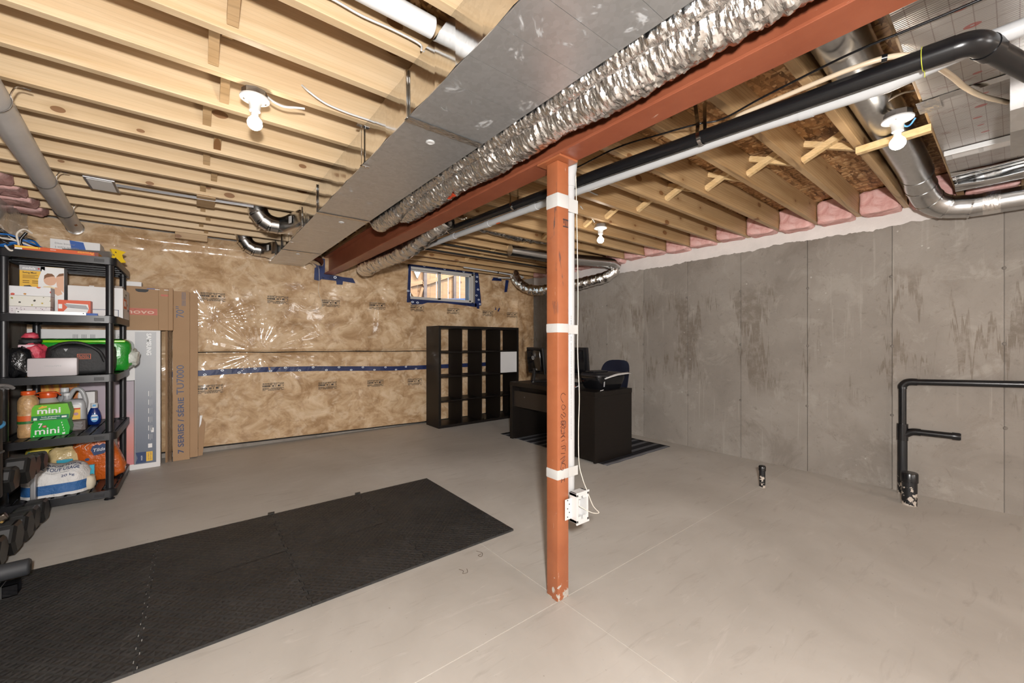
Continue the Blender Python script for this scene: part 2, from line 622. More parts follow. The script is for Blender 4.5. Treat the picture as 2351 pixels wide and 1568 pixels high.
def m_mat():
    n = NT('foam_mat')
    v = n.co()
    a = n.noise(v, 2.0, 6, .65)
    c = n.ramp(a, (.35, (.022, .0212, .0208)), (.7, (.040, .0385, .037)))
    d = n.noise(v, 5, 5, .6)
    c = n.mix(n.math('MULTIPLY', n.ramp(d, (.62, 0), (.78, 1)), .16), c, (.20, .19, .18))
    n.set(Base_Color=c, Roughness=.55, Specular_IOR_Level=.45)
    w1 = n.n('ShaderNodeTexWave', bands_direction='DIAGONAL'); n.l(n.co((1, 1, 0)), w1.inputs['Vector']); w1.inputs['Scale'].default_value = 17
    ck = n.n('ShaderNodeTexChecker'); n.l(n.co(), ck.inputs['Vector']); ck.inputs['Scale'].default_value = 40
    w2 = n.n('ShaderNodeTexWave', bands_direction='DIAGONAL'); n.l(n.co((-1, 1, 0)), w2.inputs['Vector']); w2.inputs['Scale'].default_value = 17
    h = n.mix(ck.outputs['Fac'], w1.outputs['Fac'], w2.outputs['Fac'])
    n.bump(h, .7, .004)
    return n.m

def m_rug():
    n = NT('striped_rug')
    y = n.sep(n.co())[1]
    s = n.math('FRACT', n.math('MULTIPLY', y, 7.2))
    f = n.math('FRACT', n.math('MULTIPLY', y, 21.6))
    c = n.mix(n.math('GREATER_THAN', s, .52), (.016, .016, .019), (.15, .15, .16))
    c = n.mix(n.math('MULTIPLY', n.math('GREATER_THAN', f, .62), .6), c, (.05, .05, .056))
    n.set(Base_Color=c, Roughness=.95, Specular_IOR_Level=.1)
    n.bump(n.noise(n.co((30, 120, 1)), 4, 3), .5, .004)
    return n.m

def m_foilboard():
    """silver bubble board with a printed grid and small red marks"""
    n = NT('foil_board')
    v = n.co()
    x, y, z = n.sep(v)
    def line(c, step, w, off=0.0):
        f = n.math('FRACT', n.math('ADD', n.math('DIVIDE', c, step), off))
        return n.math('LESS_THAN', f, w)
    g = n.math('MAXIMUM', line(x, .095, .035), line(y, .048, .06))
    c = n.mix(n.math('MULTIPLY', g, .55), (.52, .49, .465), (.22, .15, .13))
    br = n.noise(n.co((90, 22, 1)), 1, 3, .7)
    rowt = n.math('MULTIPLY', line(x, .285, .12, .3), n.ramp(br, (.5, 0), (.56, 1)))
    c = n.mix(n.math('MULTIPLY', rowt, .5), c, (.25, .12, .10))
    mp = n.n('ShaderNodeMapping'); mp.inputs['Scale'].default_value = (10.5, 7, 0); n.l(v, mp.inputs[0])
    vo = n.n('ShaderNodeTexVoronoi'); n.l(mp.outputs[0], vo.inputs['Vector']); vo.inputs['Scale'].default_value = .75; vo.inputs['Randomness'].default_value = .25
    ring = n.math('MULTIPLY', n.math('LESS_THAN', vo.outputs['Distance'], .13), n.math('GREATER_THAN', vo.outputs['Distance'], .07))
    c = n.mix(n.math('MULTIPLY', ring, .7), c, (.45, .06, .05))
    n.set(Base_Color=c, Metallic=.72, Roughness=.33)
    w = n.n('ShaderNodeTexWave', bands_direction='X'); n.l(v, w.inputs['Vector']); w.inputs['Scale'].default_value = 26
    n.bump(n.math('ADD', w.outputs['Fac'], n.noise(v, 6, 3)), .16, .006)
    return n.m

def m_speckle(name, base, spots, scale, thr=.25):
    n = NT(name)
    v = n.co()
    vo = n.n('ShaderNodeTexVoronoi'); n.l(v, vo.inputs['Vector']); vo.inputs['Scale'].default_value = scale
    h = n.sep(vo.outputs['Color'])
    c = n.ramp(h[0], *[(i / len(spots), c) for i, c in enumerate(spots)], interp='CONSTANT')
    m = n.math('LESS_THAN', n.math('ADD', vo.outputs['Distance'], n.math('MULTIPLY', n.noise(v, scale * 2.2, 2), .3)), thr + .15)
    n.set(Base_Color=n.mix(m, base, c), Roughness=.5)
    return n.m

def m_dark_veneer():
    n = NT('black_brown_veneer')
    v = n.co((2, 2, 14))
    a = n.noise(v, 9, 4, .6)
    n.set(Base_Color=n.ramp(a, (.3, (.0055, .0040, .0033)), (.7, (.0105, .0078, .0062))), Roughness=.42, Specular_IOR_Level=.32)
    n.bump(a, .05, .002)
    return n.m

WOOD = m_wood('spruce_joist', (.70, .53, .335), (.55, .375, .20), grain=.4)
WOOD2 = m_wood('spruce_joist_dim', (.52, .345, .18), (.36, .21, .09), grain=1.4)  # same lumber darker: weaker light on the right bay painted into the colour
WOOD3 = m_wood('fence_cedar', (.52, .30, .14), (.38, .20, .085))
OSB = m_osb(); FLOORM = m_floor(); CONC = m_concrete(); BATT = m_batt()
GALV = m_galv('galvanised_steel', .24); GALV_SIDE = m_galv('bright_sheet_metal', .13, 0, .66); GALV_BOT = m_galv('duct_underside', .38, .8, .64)
FOIL = m_foil(); PINK = m_pink(); MATM = m_mat(); RUG = m_rug(); FOILB = m_foilboard()
BEAMP = m_paint_steel('red_oxide_beam', (.25, .068, .032), (.315, .094, .046), .3)
POSTP = m_paint_steel('orange_post_paint', (.32, .098, .040), (.395, .133, .056), .3, True)
VENEER = m_dark_veneer()
BLACKP = basic('black_plastic', (.010, .010, .012), .38, spec=.5)
ABS = basic('black_abs', (.008, .008, .009), .26)
RUBBER = basic('black_rubber', (.012, .012, .0125), .55)
WHITEP = basic('white_plastic', (.64, .64, .635), .35)
PVC = basic('grey_white_pvc', (.50, .505, .51), .32)
GPVC = basic('grey_pvc', (.55, .53, .515), .34, var=(5, .08))
WHITETAPE = basic('white_tape', (.56, .555, .54), .4, bump=(14, .15))
CHROME = basic('chrome', (.75, .75, .75), .13, 1)
STEELD = basic('dull_steel', (.40, .40, .41), .38, 1)
CARD = basic('cardboard', (.36, .225, .125), .8, var=(3, .06))
CARDE = basic('cardboard_edge', (.25, .15, .08), .9)
WHITEC = basic('white_carton', (.66, .65, .645), .5, var=(4, .03))
PAPERW = basic('paper_white', (.78, .77, .76), .6)
INK = basic('black_ink', (.012, .012, .014), .6)
NAVY = basic('navy_ink', (.012, .035, .115), .5)
BLUE = basic('blue_ink', (.008, .075, .33), .5)
ORANGE = basic('orange_ink', (.62, .11, .02), .5)
RED = basic('red_ink', (.50, .03, .025), .5)
YELLOW = basic('yellow_ink', (.78, .46, .035), .5)
GREYI = basic('grey_ink', (.20, .20, .21), .6)
LGREY = basic('light_grey_print', (.34, .345, .36), .5)
BTAPE = basic('navy_sheathing_tape', (.006, .016, .080), .5, var=(9, .4))
BGLOSS = basic('black_gloss', (.006, .006, .007), .12)
DARK = basic('dark_gap', (.012, .010, .008), .9)
LIMEW = basic('white_wash', (.70, .655, .625), .75, var=(6, .06), bump=(14, .3))

# ================================================================ the room shell
XL, XR, YB, YN = -1.20, 4.63, 5.70, -6.0
ZTOP, ZTR = 2.610, 2.538

# floor: four slabs between the sawn joints, on a paler bed that shows in the joints
fl = struct('floor', 'beige concrete basement slab with sawn joints meeting at the post')
JX, JY, JG = 1.39, 1.368, .0022
for (x0, x1) in ((XL - .1, JX - JG), (JX + JG, XR + .1)):
    for (y0, y1) in ((YN, JY - JG), (JY + JG, YB + .1)):
        G().box((x0, y0, -.1), (x1, y1, 0)).build('slab', FLOORM, fl)
G().box((XL - .1, YN, -.14), (XR + .1, YB + .1, -.0025)).build('joint_bed', basic('joint_chalk', (.62, .58, .53), .9), fl)

# right wall: poured concrete in two-foot form panels
wr = struct('wall_right', 'grey poured concrete wall with vertical form lines and water stains')
edges = [.049 + .598 * k for k in range(-9, 10)]
edges = [YN] + edges + [YB + .2]
for a, b in zip(edges[:-1], edges[1:]):
    if b - a < .02:
        continue
    off = RND.uniform(-.004, .004)
    G().box((XR + off, a + .0016, -.05), (XR + .22, b - .0016, ZTOP + .03), .003).build('form_panel', CONC, wr)
G().box((XR + .012, YN, -.05), (XR + .2, YB + .2, ZTOP)).build('joint_core', CONC, wr)
tie = None
for y in edges[9:-2]:
    for z in (.62, 1.22, 1.78):
        me = G().lathe([(.013, 0), (.010, -.004), (.004, -.005), (.004, -.008)], (0, 0, 0), 8, (1, 0, 0))
        o = me.build('tie_stub', basic('tie_stub', (.17, .15, .13), .9), wr)
        o.location = (XR - .002, y + RND.uniform(-.006, .006), z + RND.uniform(-.02, .02))
# white parged band along the top with a ragged lower edge
g = G()
ys = np.arange(-.6, 5.2, .012)
top, low = 2.36, []
for y in ys:
    base = 2.225 if y > .35 else 2.29
    base += -.03 * max(0, min(1, (y - 1.4) / 1.2))
    low.append(base + .022 * mnoise.noise(Vector((y * 3.1, 2, 0))) + .014 * mnoise.noise(Vector((y * 16, 7, 0))) + .008 * mnoise.noise(Vector((y * 50, 3, 0))))
vs, fs = [], []
for y, z in zip(ys, low):
    vs += [(XR - .0075, y, z), (XR - .0085, y, top), (XR + .004, y, z), (XR + .004, y, top)]
for i in range(len(ys) - 1):
    a, b = 4 * i, 4 * i + 4
    fs += [(a, a + 1, b + 1, b), (a + 2, a, b, b + 2), (a + 1, a + 3, b + 3, b + 1)]
g.add(vs, fs).build('parging_band', LIMEW, wr)

# left wall and the wall behind the camera
wl = struct('wall_left', 'grey concrete wall behind the storage shelf')
G().box((XL - .2, 2.2, -.05), (XL, YB + .2, ZTOP + .03)).build('concrete', CONC, wl)
G().box((XL - .2, YN, -.05), (XL, 2.2, ZTOP + .03)).build('concrete', CONC, wl)
poly = basic('clear_poly', (.40, .375, .345), .22, coat=.6, bump=(7, .5))
g = G()
g.grid(40, 10, lambda u, v: (XL + .012 + .016 * mnoise.noise(Vector((u * 9, v * 3, 2))) + .01 * v, 3.4 + 2.2 * u, 2.12 + .30 * v + .03 * mnoise.noise(Vector((u * 7, 0, v)))))
g.build('poly_flap', poly, wl, 180)
wnr = struct('wall_near')
G().box((XL - .2, YN - .2, -.05), (XR + .3, YN, ZTOP + .03)).build('concrete', basic('pale_block', (.46, .43, .40), .8, var=(3, .1)), wnr)

# back wall: concrete round the window opening, batts under poly in front
WX0, WX1, WZ0, WZ1 = 2.52, 3.69, 1.875, 2.385
wb = struct('wall_back', 'tan insulation blanket under clear shiny plastic with blue tape')
for a, b in (((XL - .2, -.05), (WX0, ZTOP + .03)), ((WX1, -.05), (XR + .3, ZTOP + .03)), ((WX0, -.05), (WX1, WZ0)), ((WX0, WZ1), (WX1, ZTOP + .03))):
    G().box((a[0], YB, a[1]), (b[0], YB + .24, b[1])).build('concrete', CONC, wb)

def wr_fan(x, z, cx, cz, k, reach):
    """fan of drawn folds round a pinned point"""
    dx, dz = x - cx, z - cz
    r = math.hypot(dx, dz)
    th = math.atan2(dz, dx)
    return math.exp(-r / reach) * min(1, r / .12) * (abs(math.sin(th * k + 1.3 * math.sin(th * 3))) ** 2.2)
def sheet_y(x, z):
    d = .022 * math.sin(math.pi * min(1, max(0, (z - .06) / 1.06))) if z < 1.12 else .026 * math.sin(math.pi * min(1, (z - 1.12) / 1.26))
    d += .022 * mnoise.noise(Vector((x * 1.6, z * 1.5, 1)))
    d += .010 * mnoise.noise(Vector((x * 5.0, z * 4, 5)))
    d -= .03 * math.exp(-((z - 1.12) / .016) ** 2)                       # strap line
    d += .013 * wr_fan(x, z, .62, 1.12, 13, .42) + .012 * wr_fan(x, z, .16, 1.52, 9, .3)
    d += .012 * wr_fan(x, z, 2.05, 2.0, 8, .5) + .014 * wr_fan(x, z, 4.2, 2.1, 9, .4)
    d += .035 * math.exp(-((z - 2.32) / .06) ** 2) * (1 if x < 1.2 else .4)   # rolled edge along the top
    if x > 4.42:
        d += .05 * min(1, (x - 4.42) / .15) * (.6 + .4 * math.sin(z * 7))
    return YB - .045 - d
NX, NZ = 330, 150
X0, X1, Z1 = XL + .005, XR - .03, 2.415
def sheet(u, v):
    x = X0 + (X1 - X0) * u
    zb = .062 - .05 * min(1, max(0, x / 2.9))
    z = zb + (Z1 - zb) * v
    return (x, sheet_y(x, z), z)
def keep(u, v):
    x, z = X0 + (X1 - X0) * u, .03 + (Z1 - .03) * v
    return not (WX0 - .02 < x < WX1 + .005 and WZ0 - .02 < z < WZ1)
g = G().grid(NX, NZ, sheet, keep)
g.f = [f[::-1] for f in g.f]
g.build('insulation_blanket', BATT, wb, 180)
# the blanket turns the corner on to the right wall
g = G().grid(24, 90, lambda u, v: (XR - .05 - .03 * mnoise.noise(Vector((u * 3, v * 6, 3))) + .02 * u, YB - .1 - .42 * u, .02 + 2.2 * v))
g.build('blanket_return', BATT, wb, 180)
# dark strips paint the shaded gaps below the upper sheet and at the foot
def line_along(zf, h, mat, name, x0, x1, off=.002, step=.08, yf=None):
    vs, fs = [], []
    n = int((x1 - x0) / step) + 1
    for i in range(n + 1):
        x = x0 + (x1 - x0) * i / n
        z = zf(x)
        hh = h(x) if callable(h) else h
        for zz in (z - hh / 2, z + hh / 2):
            y = (yf(x, zz) if yf else sheet_y(x, zz)) - off
            vs += [(x, y, zz), (x, y + off * .6, zz)]
    for i in range(n):
        a, b = 4 * i, 4 * i + 4
        fs += [(a, b, b + 2, a + 2), (a + 1, a + 3, b + 3, b + 1), (a + 2, b + 2, b + 3, a + 3), (a, a + 1, b + 1, b)]
    return G().add(vs, fs).build(name, mat, wb)
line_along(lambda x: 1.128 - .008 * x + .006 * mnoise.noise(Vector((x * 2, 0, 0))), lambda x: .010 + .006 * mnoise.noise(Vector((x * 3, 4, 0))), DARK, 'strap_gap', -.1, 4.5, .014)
line_along(lambda x: .066 - .05 * min(1, max(0, x / 2.9)), .014, DARK, 'foot_gap', -1.19, 4.5, .006)
tz = lambda x: np.interp(x, [-.3, .06, .64, 1.2, 2.26, 2.8, 4.6], [.895, .897, .913, .901, .858, .856, .866])
line_along(tz, .062, BTAPE, 'blue_tape', -.2, 4.56, .005, .05)
LOGO = basic('tape_logo', (.72, .78, .85), .4)
def tape_dots(pts, r=.016, ry=None):
    for (x, z) in pts:
        y = sheet_y(x, z) - .0095
        g = G()
        a, b = ell(0, 0, r, ry or r * .72, 14), ell(0, 0, r * .55, (ry or r * .72) * .5, 14)
        vs = [(x + p[0], y, z + p[1]) for p in a] + [(x + p[0], y, z + p[1]) for p in b]
        g.add(vs, [(i, (i + 1) % 14, 14 + (i + 1) % 14, 14 + i) for i in range(14)])
        g.build('tape_mark', LOGO, wb)
tape_dots([(x, float(tz(x)) + (.018 if i % 2 else -.018)) for i, x in enumerate(np.arange(.1, 2.75, .158))])
# printed stamp blocks on the sheet, two rows
STAMP = basic('stamp_ink', (.022, .016, .012), .6)
def stamp(x, z, w=.225):
    g = G()
    rr = random.Random(5)
    def bar(x0, z0, ww, hh):
        ps = [(x0, z0), (x0 + ww, z0), (x0 + ww, z0 + hh), (x0, z0 + hh)]
        g.add([(x + p[0], sheet_y(x + p[0], z + p[1]) - .0065, z + p[1]) for p in ps], [(0, 1, 2, 3)])
    for row, (zz, hh, fill) in enumerate(((.054, .0065, .95), (.041, .0065, .95), (.014, .02, .8), (-.004, .0065, .95), (-.016, .0065, .95), (-.029, .0065, .85))):
        xx = 0
        while xx < w:
            ww = rr.uniform(.008, .026) if hh < .01 else rr.uniform(.005, .013)
            if rr.random() < fill:
                bar(xx, zz, min(ww, w - xx), hh)
            xx += ww + .003
    bar(w * .72, .018, .014, .02)
    g.build('printed_stamp', STAMP, wb)
for x, z in ((.06, 1.735), (.70, 1.745), (1.31, 1.737), (1.93, 1.737), (2.54, 1.738), (3.16, 1.722), (3.84, 1.716), (4.36, 1.71),
             (.04, .70), (.65, .685), (1.27, .655), (1.9, .645), (2.5, .628)):
    stamp(x, z)
# tape pieces at the beam pocket, window and top
def patch(poly, name='blue_tape', dy=.007):
    g = G()
    n = len(poly)
    ym = min(sheet_y(*p) for p in poly) - dy
    vs = [(p[0], ym, p[1]) for p in poly] + [(p[0], ym + .0015, p[1]) for p in poly]
    g.add(vs, [tuple(range(n)), tuple(range(2 * n - 1, n - 1, -1))] + [(i, i + n, (i + 1) % n + n, (i + 1) % n) for i in range(n)])
    return g.build(name, BTAPE, wb)
patch([(1.215, 2.045), (1.225, 2.30), (1.262, 2.335), (1.345, 2.33), (1.345, 2.13), (1.50, 2.125), (1.56, 2.115), (1.70, 2.11), (1.735, 2.045), (1.57, 2.058), (1.565, 2.01), (1.49, 2.008), (1.485, 2.055), (1.30, 2.062), (1.28, 2.035)])
tape_dots([(1.26, 2.10), (1.30, 2.2), (1.29, 2.29), (1.38, 2.09), (1.47, 2.10), (1.60, 2.09), (1.67, 2.07)], .02, .017)
patch([(4.02, 2.30), (4.06, 2.36), (4.22, 2.36), (4.24, 2.31)]); patch([(4.30, 2.12), (4.33, 2.34), (4.40, 2.34), (4.36, 2.13)])
patch([(4.10, 1.80), (4.12, 1.86), (4.13, 1.80)]); patch([(4.15, 1.775), (4.19, 1.84), (4.21, 1.835), (4.18, 1.775)])
wt = YB - .10
def wtape(poly, dots=()):
    n = len(poly)
    g = G()
    vs = [(p[0], wt, p[1]) for p in poly] + [(p[0], wt + .002, p[1]) for p in poly]
    g.add(vs, [tuple(range(n)), tuple(range(2 * n - 1, n - 1, -1))] + [(i, i + n, (i + 1) % n + n, (i + 1) % n) for i in range(n)])
    g.build('blue_tape', BTAPE, wb)
    for (x, z) in dots:
        a, b = ell(x, z, .021, .015, 12), ell(x, z, .011, .008, 12)
        G().add([(p[0], wt - .001, p[1]) for p in a + b], [(i, (i + 1) % 12, 12 + (i + 1) % 12, 12 + i) for i in range(12)]).build('tape_mark', LOGO, wb)
wtape([(2.49, 2.375), (2.62, 2.43), (3.72, 2.43), (3.74, 2.375)], [(2.75, 2.40), (2.95, 2.41), (3.1, 2.395), (3.3, 2.405), (3.45, 2.39), (3.65, 2.395)])
wtape([(2.47, 1.83), (2.50, 2.40), (2.535, 2.40), (2.525, 1.88), (2.52, 1.83)], [(2.49, 2.0)])
wtape([(3.67, 1.83), (3.675, 2.38), (3.74, 2.38), (3.80, 1.86), (3.76, 1.85), (3.755, 1.80), (3.71, 1.80), (3.70, 1.84)], [(3.71, 2.33), (3.70, 2.25), (3.73, 2.12), (3.70, 2.02), (3.745, 1.95), (3.77, 1.88)])
wtape([(2.51, 1.885), (2.55, 1.80), (2.72, 1.815), (2.80, 1.845), (3.10, 1.858), (3.70, 1.825), (3.70, 1.885)], [(2.56, 1.84), (2.64, 1.835)])
cord = spline([(1.27, YB - .09, 2.27), (1.273, YB - .1, 2.06), (1.262, YB - .11, 1.9), (1.29, YB - .11, 1.80), (1.31, YB - .11, 1.72), (1.26, YB - .11, 1.66), (1.15, YB - .11, 1.645)], 6)
tag(G().tube(cord, .0028, 6).build('string', basic('pale_string', (.62, .55, .45), .7), None, 60), 'thin pale string hanging down the insulated wall below the beam end', 'string')

# ---------------------------------------------------------------- window and what lies outside
win = struct('window_1', 'white sliding basement window with two panes')
VINYL = basic('window_vinyl', (.52, .49, .46), .4)
fy0, fy1 = YB - .02, YB + .06
g = G()
for a, b in (((WX0, WZ0), (WX1, WZ0 + .035)), ((WX0, WZ1 - .035), (WX1, WZ1)), ((WX0, WZ0), (WX0 + .03, WZ1)), ((WX1 - .04, WZ0), (WX1, WZ1))):
    g.box((a[0], fy0, a[1]), (b[0], fy1, b[1]), .004)
g.build('window_frame', VINYL, win)
xm = 3.075
for nm, (a, b, y) in (('sash', (WX0 + .03, xm + .02, YB + .035)), ('sash', (xm - .03, WX1 - .04, YB + .0))):
    g = G()
    z0, z1 = WZ0 + .035, WZ1 - .035
    for p, q in (((a, z0), (b, z0 + .03)), ((a, z1 - .022), (b, z1)), ((a, z0), (a + .022 if y > YB + .01 else a + .045, z1)), ((b - .03, z0), (b, z1))):
        g.box((p[0], y, p[1]), (q[0], y + .024, q[1]), .003)
    s_ = g.build(nm, VINYL, win)
    gl = NT('window_glass'); gl.set(Base_Color=(1, 1, 1), Roughness=.0, Transmission_Weight=1.0, IOR=1.05)
    G().box((a + .01, y + .010, z0 + .01), (b - .01, y + .014, z1 - .01)).build('pane', gl.m, s_)
G().box((xm - .022, YB - .012, 2.10), (xm - .008, YB, 2.17), .003).build('latch', VINYL, win)

gr = struct('ground_outside', 'bare soil outside the basement window')
G().box((.5, YB + .24, 1.55), (9, 13, 1.70)).build('soil', basic('soil', (.16, .12, .09), .95, var=(4, .3)), gr)
G().box((WX0 - .2, YB + .24, 1.40), (WX1 + .2, YB + .9, 1.56)).build('gravel_bed', basic('gravel', (.3, .29, .28), .95, var=(40, .4)), gr)
well = thing('window_well', 'bluish galvanised curved window well liner outside the window', 'window well', (3.1, 6.3, 1.5))
WELLM = basic('well_liner', (.30, .36, .48), .35, .6, bump=(20, .2))
for k in range(5):
    z = 1.56 + k * .095
    path = [(3.1 - .78 * math.cos(t), YB + .26 + .62 * math.sin(t) ** .8, z + .045) for t in np.linspace(0, math.pi, 24)]
    G().tube(path, .05, 8).build('corrugation', WELLM, well, 60)

fence = thing('cedar_fence', 'cedar board fence with gate seen through the window', 'fence', (4, 7.6, 1.7))
FY = 7.6
x = 3.0
k = 0
xs = []
while x < 6.2:
    w = .135 + RND.uniform(-.012, .012)
    gap = .012
    if abs(x + w - 4.57) < .07: gap = .022
    if abs(x + w - 4.68) < .07: gap = .04
    yo = 0 if k % 2 else .012
    G().box((x, FY + yo, 1.68), (x + w, FY + yo + .02, 3.5 + RND.uniform(-.02, .02)), .002).build('board', WOOD3, fence)
    x += w + gap
    k += 1
G().bar((3.68, FY - .03, 2.43), (4.42, FY - .03, 2.72), .035, .085, (0, 0, 1)).build('rail', WOOD3, fence)
G().bar((3.30, FY - .03, 2.36), (3.68, FY - .03, 2.475), .035, .085, (0, 0, 1)).build('rail', WOOD3, fence)
G().bar((3.36, FY - .03, 2.36), (3.56, FY - .03, 2.10), .03, .06, (1, 0, 0)).build('brace', WOOD3, fence)
G().bar((3.68, FY - .03, 2.36), (3.60, FY - .03, 2.10), .03, .05, (1, 0, 0)).build('brace', WOOD3, fence)
G().box((3.70, FY - .06, 1.68), (3.765, FY - .01, 3.5), .004).build('gate_post', basic('weathered_post', (.20, .15, .12), .8, var=(8, .2)), fence)
G().box((4.40, FY - .06, 1.68), (4.46, FY - .01, 3.5), .004).build('gate_post', basic('weathered_post', (.2, .15, .12)), fence)
dia = thing('diamond_ornament', 'diamond shaped leaded glass panel on the gate behind the window', 'glass panel', (3.548, FY - .03, 2.55))
LEAD = basic('lead_came', (.16, .13, .10), .4, .5)
c0 = (3.548, FY - .055, 2.665)
dp = [(-.085, .02), (-.05, .135), (.05, .135), (.085, .02), (0, -.15)]
decal(dp, c0, (1, 0, 0), (0, 0, 1), basic('frosted_glass', (.92, .9, .86), .15, spec=.8), dia, 'pane', .004)
g = G()
lines = [(dp[i], dp[(i + 1) % 5]) for i in range(5)]
inner = [(-.04, .03), (-.02, .085), (.02, .085), (.04, .03), (0, -.04)]
lines += [(inner[i], inner[(i + 1) % 5]) for i in range(5)] + [(dp[i], inner[i]) for i in range(5)]
for a, b in lines:
    g.bar((c0[0] + a[0], c0[1] - .006, c0[2] + a[1]), (c0[0] + b[0], c0[1] - .006, c0[2] + b[1]), .006, .004, (0, 1, 0))
g.build('came', LEAD, dia)

# ---------------------------------------------------------------- ceiling: subfloor, joists, bridging
ce = struct('ceiling', 'open joist ceiling under brown strand board')
for i in range(10):
    y0 = YN + i * 1.22
    for (a, b, zz) in ((XL - .2, 1.4, ZTOP), (1.403, XR + .3, ZTR)):
        G().box((a, y0 + .0015, zz), (b, min(y0 + 1.2185, YB + .25), zz + .018)).build('subfloor_panel', OSB, ce)
JT = .038
ZL, ZR = 2.40, 2.355
lx0, lx1 = XL + .02, 1.395
jl = G().box((lx0, 0, 0), (lx1, JT, ZTOP - ZL), .0025).mesh('joist', (0, 0, 0)); jl.materials.append(WOOD)
left_y = [1.202 + .306 * k for k in range(-6, 15)]
left_y[-1] -= .03
def put(name, me, loc):
    o = bpy.data.objects.new(name, me); COL.objects.link(o); o.parent = ce; o.location = loc
    return o
for y in left_y:
    put('joist', jl, (0, y, ZL + RND.uniform(-.003, .003)))
rx0, rx1 = 1.405, XR + .0
jr = G().box((rx0, 0, 0), (rx1 + .05, JT, ZTR - ZR), .0025).mesh('joist', (0, 0, 0)); jr.materials.append(WOOD2)
right_y = [.537 + .301 * k for k in range(-5, 17)]
for y in right_y:
    put('joist', jr, (0, y, ZR + RND.uniform(-.003, .003)))
# cross bridging: two struts in each bay
def bridging(y0, y1, x, zb, zt, mat, w=.036):
    a = G().bar((x, y0, zt - .03), (x, y1, zb + .035), w, w, (1, 0, 0)).build('bridging_strut', mat, ce)
    b = G().bar((x + .045, y0, zb + .035), (x + .045, y1, zt - .03), w, w, (1, 0, 0)).build('bridging_strut', mat, ce)
STRUT = m_wood('shaded_strut_wood', (.46, .31, .165), (.33, .205, .095))  # shade on the down-facing left struts painted in as darker wood
G().box((1.396, YN, 2.53), (1.4025, YB + .2, ZTOP + .018)).build('light_seal_board', OSB, ce)  # added to close the step between subfloor levels against sky light
STRUT2 = m_wood('pale_strut', (.78, .56, .30), (.66, .44, .20))
for i, (a, b) in enumerate(zip(left_y[:-1], left_y[1:])):
    if b > 1.2:
        bridging(a + JT, b, .06 + .05 * (i % 2) + RND.uniform(-.01, .01), ZL, ZTOP, STRUT)
for i, (a, b) in enumerate(zip(right_y[:-1], right_y[1:])):
    if a > .45:
        bridging(a + JT, b, 2.96 + .05 * (i % 2) + RND.uniform(-.01, .01), ZR, ZTR, STRUT2)
G().bar((2.93, .262, ZR - .022), (2.945, .560, ZR - .026), .036, .036, (1, 0, 0)).build('bridging_strut', STRUT2, ce)
G().box((.02, 3.97, ZL - .012), (.14, 4.28, ZL - .001), .002).build('nailer_block', STRUT, ce)
G().box((-.15, 5.44, 2.33), (.12, 5.50, ZL - .004), .003).build('nailer_block', STRUT, ce)
rim = G().box((XR + .0, YN, ZR), (XR + .1, YB, ZTOP)).build('rim_board', WOOD2, ce)
G().box((XL - .06, YN, ZL - .1), (XL - .02, YB, ZTOP)).build('rim_board', WOOD, ce)

# pink batts stuffed in the joist ends
NUMW = 'one two three four five six seven eight nine ten eleven twelve thirteen fourteen fifteen sixteen seventeen eighteen nineteen twenty'.split()
def batt(x, y0, y1, z0, z1, seed, label, grp, dep=.22):
    g = G().blob(((x), (y0 + y1) / 2, (z0 + z1) / 2), (dep, (y1 - y0) * 1.0, (z1 - z0)), seed, .10, 2.6, 26, 16, 8)
    o = g.build('pink_batt', PINK, None, 180, (x, (y0 + y1) / 2, z0))
    tag(o, label, 'insulation', grp)
for i, (a, b) in enumerate(zip(right_y[:-1], right_y[1:])):
    if a < -.5 or b > 5.2:
        continue
    sag = .02 + RND.uniform(-.01, .02)
    batt(XR - .075, a + JT + .004, b - .004, ZR - sag, ZTR - .004, i + 1, 'pink fibreglass batt above the bare concrete wall, number %s from the far corner' % NUMW[sum(1 for q in right_y if b < q <= 5.2)], 'pink batts along the bare concrete wall', .17)
for i, (a, b) in enumerate(zip(left_y[:-1], left_y[1:])):
    if a < 3.6:
        continue
    batt(XL + .085, a + JT + .004, b - .004, ZL - .03, ZTOP - .02, i + 40, 'pink fibreglass batt above the shelf wall, number %s from the insulated wall' % NUMW[len(left_y) - 2 - i], 'pink batts above the shelf wall', .19)

# ================================================================ steel beam and post
bm_ = thing('steel_beam', 'red oxide painted steel beam carried by the orange post', 'beam', (1.4, 2.5, 2.13), kind='thing')
bx0, bx1, bz0, bz1 = 1.335, 1.463, 2.13, 2.36
BEAM_IN = BEAMP
G().box((bx0, -1.6, bz0), (bx1, 5.66, bz0 + .013), .002).build('lower_flange', BEAMP, bm_)
G().box((bx0, -1.6, bz1 - .013), (bx1, 5.66, bz1), .002).build('upper_flange', BEAMP, bm_)
G().box((1.395, -1.6, bz0 + .012), (1.403, 5.66, bz1 - .012)).build('web', BEAMP, bm_)
G().box((bx0, -1.6, bz1), (bx1, 5.66, 2.40), .002).build('nailer', WOOD2, bm_)

px0, py0, pw = 1.363, 1.362, .077
post = thing('steel_post', 'orange square steel post with white tape bands and scratched paint', 'post', (px0 + pw / 2, py0 + pw / 2, 0), kind='thing')
G().box((px0, py0, 0), (px0 + pw, py0 + pw, bz0 - .01), .007).build('tube', POSTP, post, 40)
G().box((bx0 + .002, py0 - .04, bz0 - .0102), (bx1 - .002, py0 + pw + .04, bz0 - .0002), .002).build('cap_plate', POSTP, post)
for z0, z1, tilt in ((1.897, 1.966, 1), (1.292, 1.338, 0), (.583, .632, 1)):
    g = G().box((px0 - .0022, py0 - .0022, z0), (px0 + pw + .0022, py0 + pw + .0022, z1), .007)
    g.box((px0 + pw - .02, py0 + .012, z0 - .004), (1.519, py0 + .0135, z1 - .006))
    g.build('tape_band', WHITETAPE, post, 40)
